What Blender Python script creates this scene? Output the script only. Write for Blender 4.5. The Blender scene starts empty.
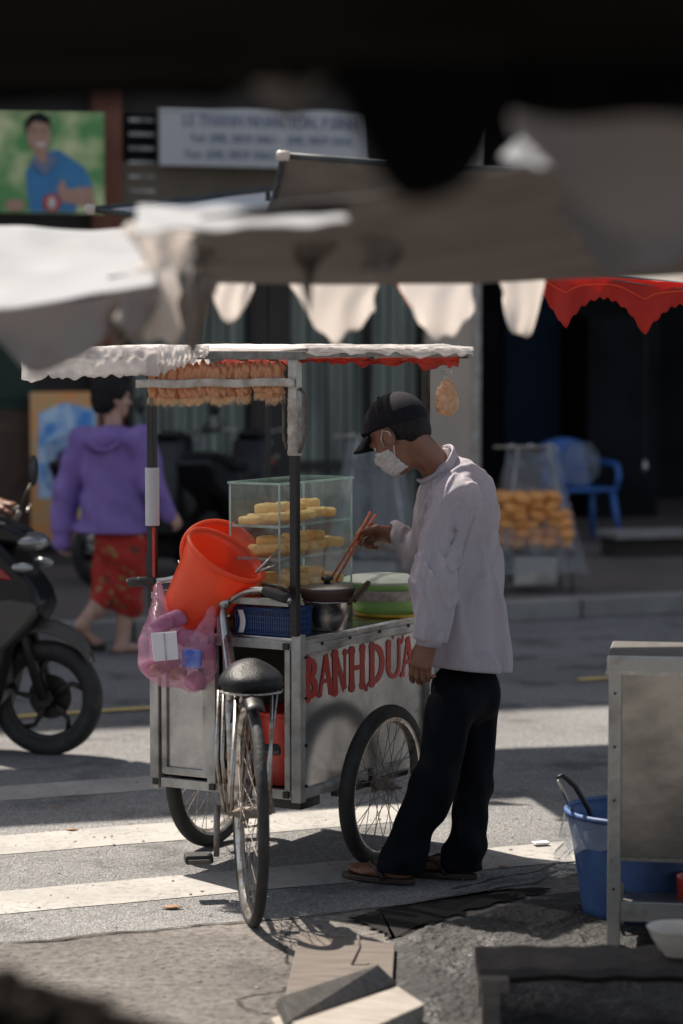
import bpy, bmesh, math, random
import numpy as np
from mathutils import Vector, Matrix, noise as mnoise
random.seed(7)
R = math.radians
S = bpy.context.scene
C = S.collection
PI = math.pi
# ------------------------------------------------------------------ camera
CAMZ = 1.70; FPX = 1024*85/36.0; TH = math.atan(162/FPX)
cam = bpy.data.cameras.new('camera'); co = bpy.data.objects.new('camera', cam); C.objects.link(co); S.camera = co
co.location = (0, 0, CAMZ); co.rotation_euler = (PI/2-TH, 0, 0)
cam.sensor_fit = 'VERTICAL'; cam.sensor_height = 36; cam.sensor_width = 24; cam.lens = 85
cam.clip_start = 0.1; cam.clip_end = 500
cam.dof.use_dof = True; cam.dof.focus_distance = 7.75; cam.dof.aperture_fstop = 2.0
def W(px, py, Y):
    """real place seen at a pixel, at distance Y"""
    dx = (px-341.5)/FPX; dy = (512-py)/FPX
    d = Vector((dx, math.cos(TH)+dy*math.sin(TH), -math.sin(TH)+dy*math.cos(TH)))
    return Vector((0, 0, CAMZ)) + d*(Y/d.y)
def G(px, py, z=0.0):
    dx = (px-341.5)/FPX; dy = (512-py)/FPX
    d = Vector((dx, math.cos(TH)+dy*math.sin(TH), -math.sin(TH)+dy*math.cos(TH)))
    return Vector((0, 0, CAMZ)) + d*((z-CAMZ)/d.z)
# ------------------------------------------------------------------ world + sun
SH = Vector((0.42, -0.48, -1.0)).normalized()       # direction the sunlight travels
sunv = -SH
el = math.asin(sunv.z); az = math.atan2(sunv.x, sunv.y)
w = bpy.data.worlds.new('World'); S.world = w; w.use_nodes = True
nt = w.node_tree; bg = nt.nodes['Background']
sky = nt.nodes.new('ShaderNodeTexSky'); sky.sky_type = 'NISHITA'; sky.sun_disc = False
sky.sun_elevation = el; sky.sun_rotation = az; sky.dust_density = 2.0; sky.air_density = 1.0
hs_ = nt.nodes.new('ShaderNodeHueSaturation'); hs_.inputs['Saturation'].default_value = 0.55
nt.links.new(sky.outputs[0], hs_.inputs['Color']); nt.links.new(hs_.outputs[0], bg.inputs[0]); bg.inputs[1].default_value = 0.085
sl = bpy.data.lights.new('sun', 'SUN'); so = bpy.data.objects.new('sun', sl); C.objects.link(so)
sl.energy = 5.0; sl.angle = R(0.6); sl.color = (1.0, 0.91, 0.80)
so.rotation_euler = SH.to_track_quat('-Z', 'Y').to_euler(); so.location = (-4, 6, 12)
S.view_settings.view_transform = 'Standard'; S.view_settings.look = 'None'; S.view_settings.gamma = 1
S.view_settings.exposure = EXPO = 0.92
# ------------------------------------------------------------------ materials
M = {}
def mat(name, col, rough=0.6, metal=0.0, col2=None, scale=8.0, detail=4.0, bump=0.0, bscale=None, thr=(0.35, 0.65),
        trans=0.0, tcol=None, stretch=None, spec=0.5, rvar=0.0, coat=0.0, bdist=0.01, bdet=6, sheer=0):
    m = bpy.data.materials.new(name); m.use_nodes = True; M[name] = m
    n = m.node_tree; L = n.links; p = n.nodes['Principled BSDF']
    p.inputs['Base Color'].default_value = (*col, 1); p.inputs['Roughness'].default_value = rough
    p.inputs['Metallic'].default_value = metal; p.inputs['Specular IOR Level'].default_value = spec
    p.inputs['Coat Weight'].default_value = coat
    tc = n.nodes.new('ShaderNodeTexCoord'); mp = n.nodes.new('ShaderNodeMapping'); L.new(tc.outputs['Object'], mp.inputs[0])
    if stretch: mp.inputs['Scale'].default_value = stretch
    colout = None
    if col2 is None: col2 = tuple(c*0.8 for c in col)
    nz = n.nodes.new('ShaderNodeTexNoise'); nz.inputs['Scale'].default_value = scale; nz.inputs['Detail'].default_value = detail
    nz.inputs['Roughness'].default_value = 0.6
    L.new(mp.outputs[0], nz.inputs[0])
    mr = n.nodes.new('ShaderNodeMapRange'); mr.inputs[1].default_value = thr[0]; mr.inputs[2].default_value = thr[1]
    L.new(nz.outputs[0], mr.inputs[0])
    mx = n.nodes.new('ShaderNodeMix'); mx.data_type = 'RGBA'
    mx.inputs[6].default_value = (*col, 1); mx.inputs[7].default_value = (*col2, 1)
    L.new(mr.outputs[0], mx.inputs[0]); L.new(mx.outputs[2], p.inputs['Base Color'])
    if rvar:
        rr = n.nodes.new('ShaderNodeMapRange'); rr.inputs[3].default_value = rough-rvar; rr.inputs[4].default_value = rough+rvar
        L.new(nz.outputs[0], rr.inputs[0]); L.new(rr.outputs[0], p.inputs['Roughness'])
    if bump:
        b = n.nodes.new('ShaderNodeBump'); b.inputs['Strength'].default_value = bump; b.inputs['Distance'].default_value = bdist
        nb = n.nodes.new('ShaderNodeTexNoise'); nb.inputs['Scale'].default_value = bscale or scale*3; nb.inputs['Detail'].default_value = bdet
        L.new(mp.outputs[0], nb.inputs[0]); L.new(nb.outputs[0], b.inputs['Height']); L.new(b.outputs[0], p.inputs['Normal'])
    if trans:
        t = n.nodes.new('ShaderNodeBsdfTranslucent'); t.inputs[0].default_value = (*(tcol or col), 1)
        ms = n.nodes.new('ShaderNodeMixShader'); ms.inputs[0].default_value = trans
        L.new(p.outputs[0], ms.inputs[1]); L.new(t.outputs[0], ms.inputs[2])
        L.new(ms.outputs[0], n.nodes['Material Output'].inputs[0])
        if sheer:
            T = n.nodes.new('ShaderNodeBsdfTransparent'); m2 = n.nodes.new('ShaderNodeMixShader'); m2.inputs[0].default_value = sheer
            L.new(ms.outputs[0], m2.inputs[1]); L.new(T.outputs[0], m2.inputs[2]); L.new(m2.outputs[0], n.nodes['Material Output'].inputs[0])
    return m
def film(name, tint, opac, body, rough=0.15, tr=0.6):
    """thin clear film or pane: see-through, glossy, with a little cloudy body"""
    m = bpy.data.materials.new(name); m.use_nodes = True; M[name] = m
    n = m.node_tree; L = n.links; n.nodes.remove(n.nodes['Principled BSDF'])
    T = n.nodes.new('ShaderNodeBsdfTransparent'); T.inputs[0].default_value = (*tint, 1)
    g = n.nodes.new('ShaderNodeBsdfGlossy'); g.inputs['Roughness'].default_value = rough
    d = n.nodes.new('ShaderNodeBsdfDiffuse'); d.inputs[0].default_value = (*body, 1)
    tl = n.nodes.new('ShaderNodeBsdfTranslucent'); tl.inputs[0].default_value = (*body, 1)
    a = n.nodes.new('ShaderNodeMixShader'); a.inputs[0].default_value = tr; L.new(d.outputs[0], a.inputs[1]); L.new(tl.outputs[0], a.inputs[2])
    tc = n.nodes.new('ShaderNodeTexCoord'); nz = n.nodes.new('ShaderNodeTexNoise'); nz.inputs['Scale'].default_value = 14; nz.inputs['Detail'].default_value = 5
    L.new(tc.outputs['Object'], nz.inputs[0])
    mr = n.nodes.new('ShaderNodeMapRange'); mr.inputs[1].default_value = 0.35; mr.inputs[2].default_value = 0.68
    mr.inputs[3].default_value = opac*0.45; mr.inputs[4].default_value = min(1, opac*1.5); L.new(nz.outputs[0], mr.inputs[0])
    b = n.nodes.new('ShaderNodeMixShader'); L.new(mr.outputs[0], b.inputs[0]); L.new(T.outputs[0], b.inputs[1]); L.new(a.outputs[0], b.inputs[2])
    lw = n.nodes.new('ShaderNodeLayerWeight'); lw.inputs[0].default_value = 0.5
    pw = n.nodes.new('ShaderNodeMath'); pw.operation = 'POWER'; pw.inputs[1].default_value = 5; L.new(lw.outputs['Facing'], pw.inputs[0])
    fr = n.nodes.new('ShaderNodeMath'); fr.operation = 'MULTIPLY_ADD'; fr.inputs[1].default_value = 0.6; fr.inputs[2].default_value = 0.03; L.new(pw.outputs[0], fr.inputs[0])
    c = n.nodes.new('ShaderNodeMixShader'); L.new(fr.outputs[0], c.inputs[0]); L.new(b.outputs[0], c.inputs[1]); L.new(g.outputs[0], c.inputs[2])
    bp = n.nodes.new('ShaderNodeBump'); bp.inputs['Strength'].default_value = 0.6 if rough > 0.1 else 0.03; bp.inputs['Distance'].default_value = 0.01
    n2 = n.nodes.new('ShaderNodeTexNoise'); n2.inputs['Scale'].default_value = 25; L.new(tc.outputs['Object'], n2.inputs[0]); L.new(n2.outputs[0], bp.inputs['Height'])
    L.new(bp.outputs[0], g.inputs['Normal'])
    L.new(c.outputs[0], n.nodes['Material Output'].inputs[0]); return m
mat('alu', (0.30, 0.30, 0.29), 0.42, 0.75, (0.13, 0.12, 0.11), 9, 6, 0.15, 60, rvar=0.15)
mat('alu_white', (0.44, 0.43, 0.405), 0.45, 0.35, (0.15, 0.135, 0.12), 7, 9, 0.1, 50, thr=(0.42, 0.70), rvar=0.12)
mat('panel', (0.50, 0.495, 0.49), 0.27, 0.8, (0.17, 0.165, 0.16), 3.5, 10, 0.08, 9, thr=(0.38, 0.72), rvar=0.14)
mat('steel', (0.55, 0.55, 0.53), 0.28, 1.0, (0.36, 0.35, 0.33), 12, 6, 0.05, 60, rvar=0.12)
mat('steel_sheet', (0.46, 0.44, 0.41), 0.24, 0.95, (0.17, 0.155, 0.14), 3.2, 9, 0.05, 14, thr=(0.42, 0.72), rvar=0.1, stretch=(1, 1, 1.8))
mat('steel_dirty', (0.42, 0.41, 0.39), 0.36, 0.9, (0.12, 0.10, 0.08), 5, 9, 0.12, 30, thr=(0.5, 0.75), rvar=0.15)
mat('chrome', (0.46, 0.44, 0.41), 0.36, 0.9, (0.20, 0.15, 0.11), 30, 6, 0.1, 90, thr=(0.45, 0.66), rvar=0.12)
mat('rust', (0.18, 0.13, 0.10), 0.7, 0.5, (0.30, 0.28, 0.26), 30, 6, 0.3, 90)
mat('black_metal', (0.010, 0.010, 0.010), 0.45, 0.2, (0.022, 0.018, 0.016), 20, 6, 0.1, 60, rvar=0.1)
mat('rubber', (0.016, 0.016, 0.016), 0.75, 0, (0.05, 0.047, 0.043), 12, 8, 0.3, 60, thr=(0.45, 0.8))
mat('black_vinyl', (0.010, 0.011, 0.012), 0.48, 0, (0.024, 0.024, 0.025), 25, 8, 0.2, 160, thr=(0.5, 0.8), rvar=0.06, spec=0.22)
mat('black_plastic', (0.012, 0.012, 0.014), 0.3, 0, (0.03, 0.03, 0.034), 9, 6, 0.02, 60, rvar=0.08)
mat('tape', (0.50, 0.46, 0.41), 0.6, 0, (0.28, 0.23, 0.19), 25, 5, 0.25, 50)
mat('orange', (0.95, 0.155, 0.06), 0.38, 0, (0.90, 0.12, 0.045), 6, 5, 0.05, 30, trans=0.45, tcol=(1.0, 0.22, 0.08))
mat('red_plastic', (0.55, 0.04, 0.02), 0.4, 0, (0.38, 0.03, 0.02), 6, 5, 0.05, 30)
mat('red_paint', (0.42, 0.026, 0.016), 0.6, 0, (0.34, 0.06, 0.05), 40, 9, 0.05, 60, thr=(0.48, 0.7))
mat('roof_cloth', (0.84, 0.82, 0.80), 0.8, 0, (0.60, 0.56, 0.54), 5, 8, 0.3, 18, trans=0.4, tcol=(0.97, 0.92, 0.90), sheer=.33)
mat('roof_red', (0.50, 0.05, 0.02), 0.6, 0, (0.36, 0.05, 0.03), 8, 6, 0.3, 30, trans=0.4, tcol=(0.9, 0.14, 0.05))
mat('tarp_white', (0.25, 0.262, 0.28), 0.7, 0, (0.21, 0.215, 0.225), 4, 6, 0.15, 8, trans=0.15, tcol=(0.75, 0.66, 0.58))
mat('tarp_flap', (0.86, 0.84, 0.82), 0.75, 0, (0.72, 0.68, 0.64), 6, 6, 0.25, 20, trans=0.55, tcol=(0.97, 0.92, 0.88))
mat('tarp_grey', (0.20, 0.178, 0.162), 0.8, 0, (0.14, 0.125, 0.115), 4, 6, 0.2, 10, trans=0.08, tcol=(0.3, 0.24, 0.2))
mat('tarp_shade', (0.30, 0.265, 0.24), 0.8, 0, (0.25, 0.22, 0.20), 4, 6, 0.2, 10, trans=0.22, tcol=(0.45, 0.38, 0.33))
mat('tarp_black', (0.0035, 0.0035, 0.0035), 0.9, 0, (0.006, 0.0055, 0.005), 4, 6, spec=0.05)
mat('tarp_edge', (0.02, 0.03, 0.035), 0.6, 0, (0.05, 0.06, 0.065), 10, 6)
mat('tarp_red', (0.62, 0.035, 0.02), 0.65, 0, (0.48, 0.03, 0.02), 9, 7, 0.25, 30, trans=0.35, tcol=(0.95, 0.08, 0.03))
mat('skin', (0.215, 0.10, 0.062), 0.5, 0, (0.17, 0.072, 0.045), 18, 5, 0.1, 120)
mat('skin_pale', (0.50, 0.31, 0.235), 0.5, 0, (0.43, 0.24, 0.18), 18, 5, 0.05, 120)
mat('hair', (0.006, 0.0055, 0.006), 0.65, 0, (0.012, 0.010, 0.010), 60, 4, 0.5, 150, stretch=(1, 1, 0.3), spec=0.25)
mat('cap_cloth', (0.007, 0.007, 0.011), 0.85, 0, (0.012, 0.011, 0.017), 60, 4, 0.3, 300, spec=0.2)
mat('mask_cloth', (0.74, 0.72, 0.72), 0.8, 0, (0.62, 0.60, 0.62), 18, 4, 0.2, 60, trans=0.3)
mat('tarp_pale', (0.72, 0.73, 0.74), 0.7, 0, (0.6, 0.6, 0.6), 4, 6, 0.15, 8, trans=0.15)
mat('shirt', (0.54, 0.50, 0.545), 0.85, 0, (0.47, 0.43, 0.475), 9, 5, 0.35, 1.0, trans=0.33, tcol=(0.66, 0.58, 0.60), stretch=(9, 9, 2.4), bdist=.04, bdet=3)
mat('trouser', (0.003, 0.0036, 0.006), 0.9, 0, (0.0045, 0.0055, 0.009), 20, 5, 0.2, 200, spec=0.12)
mat('sandal', (0.020, 0.012, 0.009), 0.5, 0, (0.04, 0.022, 0.015), 20, 5, 0.2, 80)
mat('chop', (0.62, 0.13, 0.035), 0.45, 0, (0.48, 0.09, 0.03), 30, 5)
mat('lime', (0.58, 0.86, 0.38), 0.35, 0, (0.52, 0.80, 0.34), 5, 5, trans=0.4, tcol=(0.75, 1.0, 0.5))
mat('lid_white', (0.80, 0.84, 0.78), 0.45, 0, (0.56, 0.64, 0.52), 7, 6, 0.2, 40, trans=0.2)
mat('blue_plastic', (0.022, 0.065, 0.20), 0.45, 0, (0.016, 0.045, 0.14), 7, 6, 0.1, 30)
mat('blue_bucket', (0.04, 0.095, 0.24), 0.55, 0, (0.018, 0.045, 0.11), 6, 9, 0.1, 30, thr=(.42, .72))
mat('cake', (0.96, 0.76, 0.36), 0.65, 0, (0.92, 0.54, 0.15), 16, 6, 0.4, 90, trans=0.25, tcol=(1, .75, .35))
mat('cake_top', (0.85, 0.66, 0.36), 0.7, 0, (0.78, 0.52, 0.22), 40, 6, 0.4, 90)
mat('cracker', (0.70, 0.40, 0.22), 0.6, 0, (0.36, 0.13, 0.05), 30, 8, 0.5, 70, trans=0.35, tcol=(0.9, 0.42, 0.2))
mat('bread', (0.78, 0.36, 0.10), 0.6, 0, (0.62, 0.24, 0.06), 14, 5, 0.2, 40)
mat('goods_brown', (0.20, 0.10, 0.045), 0.7, 0, (0.32, 0.18, 0.08), 18, 5, 0.4, 60)
mat('wood', (0.135, 0.110, 0.092), 0.75, 0, (0.075, 0.06, 0.05), 7, 9, 0.35, 30, stretch=(1, 9, 9))
mat('wood_pale', (0.34, 0.31, 0.27), 0.75, 0, (0.22, 0.19, 0.16), 7, 9, 0.3, 30, stretch=(1, 9, 9))
mat('wood_grey', (0.17, 0.16, 0.145), 0.75, 0, (0.11, 0.10, 0.09), 7, 9, 0.3, 30, stretch=(1, 9, 9))
mat('wood_dark', (0.022, 0.017, 0.014), 0.75, 0, (0.08, 0.055, 0.04), 7, 9, 0.6, 40, thr=(0.45, 0.75))
mat('wood_brown', (0.055, 0.032, 0.022), 0.55, 0, (0.09, 0.05, 0.03), 12, 6)
mat('purple', (0.25, 0.16, 0.44), 0.75, 0, (0.19, 0.12, 0.36), 8, 5, 0.15, 90)
mat('white_card', (0.72, 0.70, 0.72), 0.6, 0, (0.66, 0.63, 0.66), 8)
mat('blue_pack', (0.04, 0.09, 0.42), 0.4, 0, (0.20, 0.25, 0.55), 25, 3)
mat('pink_goods', (0.42, 0.13, 0.26), 0.6, 0, (0.60, 0.30, 0.42), 18, 4, trans=0.3)
mat('yellow', (0.65, 0.42, 0.03), 0.5, 0, (0.5, 0.3, 0.03), 9, 5)
mat('yellow_paint', (0.55, 0.40, 0.15), 0.8, 0, (0.20, 0.17, 0.12), 14, 9, thr=(0.5, 0.8))
mat('scooter_black', (0.006, 0.006, 0.008), 0.3, 0, (0.010, 0.010, 0.012), 6, 5, spec=0.35)
mat('scooter_grey', (0.075, 0.068, 0.06), 0.45, 0.2, (0.06, 0.055, 0.05), 6, 5)
mat('scooter_red', (0.30, 0.012, 0.012), 0.25, 0, (0.22, 0.01, 0.01), 6, 5, coat=0.5)
mat('clear_grey', (0.35, 0.36, 0.37), 0.12, 0.6, (0.25, 0.26, 0.27), 6, 5)
mat('denim', (0.03, 0.045, 0.08), 0.8)
mat('olive', (0.06, 0.055, 0.045), 0.8)
mat('china', (0.55, 0.50, 0.44), 0.3, 0, (0.45, 0.40, 0.34), 5)
mat('heap', (0.004, 0.0035, 0.003), 0.9, 0, (0.010, 0.008, 0.006), 40, 5, 0.4, 60, spec=0.05)
mat('tray_black', (0.004, 0.0035, 0.003), 0.9, spec=0.05)
mat('peanut', (0.90, 0.66, 0.40), 0.6, 0, (0.60, 0.30, 0.12), 70, 5, 0.6, 90, trans=0.4, tcol=(1.0, 0.66, 0.35))
film('glass', (0.985, 0.998, 0.993), 0.03, (0.6, 0.8, 0.75), 0.02)
mat('glass_edge', (0.60, 0.66, 0.64), 0.15, 0, (0.34, 0.42, 0.40), 20, 4, trans=0.4, tcol=(0.7, 0.92, 0.86))
film('glass_top', (0.94, 0.98, 0.965), 0.10, (0.4, 0.6, 0.55), 0.03)
film('bag_pink', (1.0, 0.78, 0.89), 0.34, (0.92, 0.62, 0.76), 0.2)
film('bag_clear', (0.97, 0.97, 0.97), 0.30, (0.72, 0.74, 0.76), 0.2)
film('bag_amber', (1.0, 0.93, 0.82), 0.25, (0.85, 0.6, 0.35), 0.18)
film('bag_haze', (0.95, 0.96, 0.97), 0.27, (0.55, 0.58, 0.60), 0.25)
# building
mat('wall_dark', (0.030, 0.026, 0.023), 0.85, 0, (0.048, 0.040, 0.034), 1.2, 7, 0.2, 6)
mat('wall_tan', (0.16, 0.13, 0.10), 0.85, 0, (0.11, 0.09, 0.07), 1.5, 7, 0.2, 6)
mat('wall_beige', (0.50, 0.42, 0.34), 0.8, 0, (0.40, 0.33, 0.27), 1.2, 6, 0.1, 6)
mat('wall_brick', (0.20, 0.075, 0.045), 0.85, 0, (0.15, 0.06, 0.04), 3, 7, 0.2, 6)
mat('shutter', (0.085, 0.098, 0.088), 0.6, 0.1, (0.26, 0.29, 0.245), 2.2, 5, 0.1, 6, stretch=(4, 1, .3))
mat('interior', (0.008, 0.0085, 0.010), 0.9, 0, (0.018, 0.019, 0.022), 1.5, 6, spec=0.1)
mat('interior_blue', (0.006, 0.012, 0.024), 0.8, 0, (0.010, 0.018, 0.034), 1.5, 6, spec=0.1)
mat('dark_green', (0.012, 0.03, 0.022), 0.7)
mat('sign_white', (0.42, 0.42, 0.43), 0.5, 0, (0.45, 0.45, 0.47), 3, 5)
mat('sign_text', (0.17, 0.21, 0.33), 0.5)
mat('poster_green', (0.10, 0.30, 0.09), 0.5, 0, (0.62, 0.66, 0.34), 2.6, 2, thr=(0.42, 0.62))
mat('poster_blue', (0.035, 0.22, 0.46), 0.5, 0, (0.03, 0.17, 0.38), 6, 3)
mat('poster_skin', (0.48, 0.27, 0.2), 0.5)
mat('poster_white', (0.7, 0.66, 0.62), 0.5)
mat('poster_red', (0.55, 0.05, 0.04), 0.5)
mat('ad_blue', (0.06, 0.28, 0.70), 0.4, 0, (0.55, 0.72, 0.90), 5, 4, thr=(0.42, 0.58))
mat('ad_orange', (0.85, 0.33, 0.10), 0.4, 0, (0.6, 0.42, 0.2), 6, 4)
mat('ad_pale', (0.50, 0.56, 0.62), 0.4, 0, (0.12, 0.28, 0.55), 8, 4)
mat('chair_blue', (0.03, 0.12, 0.38), 0.4, 0, (0.025, 0.10, 0.32), 6)
mat('concrete_kerb', (0.27, 0.26, 0.245), 0.9, 0, (0.20, 0.19, 0.175), 4, 9, 0.3, 30)
mat('pave', (0.145, 0.115, 0.10), 0.9, 0, (0.10, 0.083, 0.076), 2.5, 9, 0.3, 20)

def ground_mats():
    def base(name):
        m = bpy.data.materials.new(name); m.use_nodes = True; M[name] = m
        n = m.node_tree; tc = n.nodes.new('ShaderNodeTexCoord')
        return m, n, n.links, n.nodes['Principled BSDF'], tc.outputs['Object']
    def N(n, L, tc, sc, det=6, rough=0.6):
        x = n.nodes.new('ShaderNodeTexNoise'); x.inputs['Scale'].default_value = sc; x.inputs['Detail'].default_value = det
        x.inputs['Roughness'].default_value = rough; L.new(tc, x.inputs[0]); return x.outputs[0]
    def ramp(n, L, f, stops):
        r = n.nodes.new('ShaderNodeValToRGB'); e = r.color_ramp.elements
        while len(e) < len(stops): e.new(0.5)
        for i, (p, c) in enumerate(stops): e[i].position = p; e[i].color = (*c, 1) if len(c) == 3 else c
        L.new(f, r.inputs[0]); return r.outputs[0]
    def mix(n, L, f, a, b, mode='MIX'):
        x = n.nodes.new('ShaderNodeMix'); x.data_type = 'RGBA'; x.blend_type = mode
        for i, v in ((0, f), (6, a), (7, b)):
            if isinstance(v, (int, float)): x.inputs[i].default_value = v
            elif isinstance(v, tuple): x.inputs[i].default_value = (*v, 1)
            else: L.new(v, x.inputs[i])
        return x.outputs[2]
    def asph(name, dark, light, grain, wet=0.0):
        m, n, L, p, tc = base(name)
        big = ramp(n, L, N(n, L, tc, 0.9, 8), [(0.35, dark), (0.65, light)])
        v = n.nodes.new('ShaderNodeTexVoronoi'); v.inputs['Scale'].default_value = grain; L.new(tc, v.inputs[0])
        g = ramp(n, L, v.outputs['Color'], [(0.0, (0.45,)*3), (0.5, (0.95,)*3), (1.0, (1.9,)*3)])
        c = mix(n, L, 0.75, big, g, 'MULTIPLY')
        sp = ramp(n, L, N(n, L, tc, 55, 3), [(0.62, (0, 0, 0)), (0.72, (1, 1, 1))])
        c = mix(n, L, sp, c, tuple(x*1.9 for x in light))
        st_ = ramp(n, L, N(n, L, tc, 2.3, 7, 0.65), [(0.36, (0.5,)*3), (0.47, (1,)*3)]); c = mix(n, L, 1.0, c, st_, 'MULTIPLY')
        L.new(c, p.inputs['Base Color']); p.inputs['Roughness'].default_value = 0.85
        if wet:
            rr = ramp(n, L, N(n, L, tc, 6, 5), [(0.3, (0.32,)*3), (0.5, (0.85,)*3)]); L.new(rr, p.inputs['Roughness'])
        b = n.nodes.new('ShaderNodeBump'); b.inputs['Strength'].default_value = 0.9; b.inputs['Distance'].default_value = 0.008
        hh = n.nodes.new('ShaderNodeMath'); hh.operation = 'ADD'; L.new(v.outputs['Distance'], hh.inputs[0]); L.new(N(n, L, tc, 30, 6), hh.inputs[1])
        L.new(hh.outputs[0], b.inputs['Height']); L.new(b.outputs[0], p.inputs['Normal'])
    asph('asphalt', (0.15, 0.148, 0.147), (0.215, 0.212, 0.208), 150)
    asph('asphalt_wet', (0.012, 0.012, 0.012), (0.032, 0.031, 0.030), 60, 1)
    # worn zebra paint
    m, n, L, p, tc = base('zebra')
    pc = ramp(n, L, N(n, L, tc, 2.5, 8), [(0.3, (0.24, 0.23, 0.213)), (0.7, (0.37, 0.352, 0.328))])
    wear = ramp(n, L, N(n, L, tc, 30, 10, 0.85), [(0.50, (0, 0, 0)), (0.58, (1, 1, 1))])
    w2 = ramp(n, L, N(n, L, tc, 3.5, 4, 0.6), [(0.35, (0.25,)*3), (0.6, (1, 1, 1))]); wear = mix(n, L, 1.0, wear, w2, 'MULTIPLY')
    L.new(mix(n, L, wear, pc, (0.17, 0.165, 0.16)), p.inputs['Base Color']); p.inputs['Roughness'].default_value = 0.8
    b = n.nodes.new('ShaderNodeBump'); b.inputs['Strength'].default_value = 0.5; b.inputs['Distance'].default_value = 0.006
    L.new(N(n, L, tc, 60, 6), b.inputs['Height']); L.new(b.outputs[0], p.inputs['Normal'])
    # concrete apron with cracks and pits
    m, n, L, p, tc = base('concrete')
    c = ramp(n, L, N(n, L, tc, 1.7, 10, 0.65), [(0.3, (0.085, 0.075, 0.068)), (0.48, (0.165, 0.147, 0.133)), (0.72, (0.255, 0.232, 0.212))])
    v = n.nodes.new('ShaderNodeTexVoronoi'); v.feature = 'DISTANCE_TO_EDGE'; v.inputs['Scale'].default_value = 0.9
    dn = n.nodes.new('ShaderNodeTexNoise'); dn.inputs['Scale'].default_value = 3; dn.inputs['Detail'].default_value = 8; L.new(tc, dn.inputs[0])
    L.new(mix(n, L, 0.28, tc, dn.outputs['Color']), v.inputs[0])
    ck = ramp(n, L, v.outputs['Distance'], [(0.0, (1, 1, 1)), (0.012, (0, 0, 0))])
    sp = ramp(n, L, N(n, L, tc, 38, 8, 0.7), [(0.35, (0.35,)*3), (0.5, (1,)*3), (0.75, (1.5,)*3)])
    c = mix(n, L, 1.0, c, sp, 'MULTIPLY')
    c = mix(n, L, ck, c, (0.05, 0.045, 0.04))
    L.new(c, p.inputs['Base Color']); p.inputs['Roughness'].default_value = 0.88
    hgt = mix(n, L, ck, N(n, L, tc, 18, 10, 0.7), (0, 0, 0))
    b = n.nodes.new('ShaderNodeBump'); b.inputs['Strength'].default_value = 1.0; b.inputs['Distance'].default_value = 0.035
    L.new(hgt, b.inputs['Height']); L.new(b.outputs[0], p.inputs['Normal'])
    # floral trousers
    m, n, L, p, tc = base('floral')
    v = n.nodes.new('ShaderNodeTexVoronoi'); v.inputs['Scale'].default_value = 19; v.inputs['Randomness'].default_value = 1; L.new(tc, v.inputs[0])
    f = ramp(n, L, v.outputs['Distance'], [(0.30, (1, 1, 1)), (0.42, (0, 0, 0))])
    fc = ramp(n, L, v.outputs['Color'], [(0.25, (0.30, 0.19, 0.05)), (0.42, (0.04, 0.05, 0.03)), (0.6, (0.35, 0.02, 0.015)), (0.8, (0.40, 0.22, 0.10))])
    dn = n.nodes.new('ShaderNodeTexNoise'); dn.inputs['Scale'].default_value = 22; dn.inputs['Detail'].default_value = 5; L.new(tc, dn.inputs[0]); L.new(mix(n, L, .09, tc, dn.outputs['Color']), v.inputs[0])
    L.new(mix(n, L, f, (0.42, 0.022, 0.015), fc), p.inputs['Base Color']); p.inputs['Roughness'].default_value = 0.8
    # blue basket lattice
ground_mats()
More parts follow.
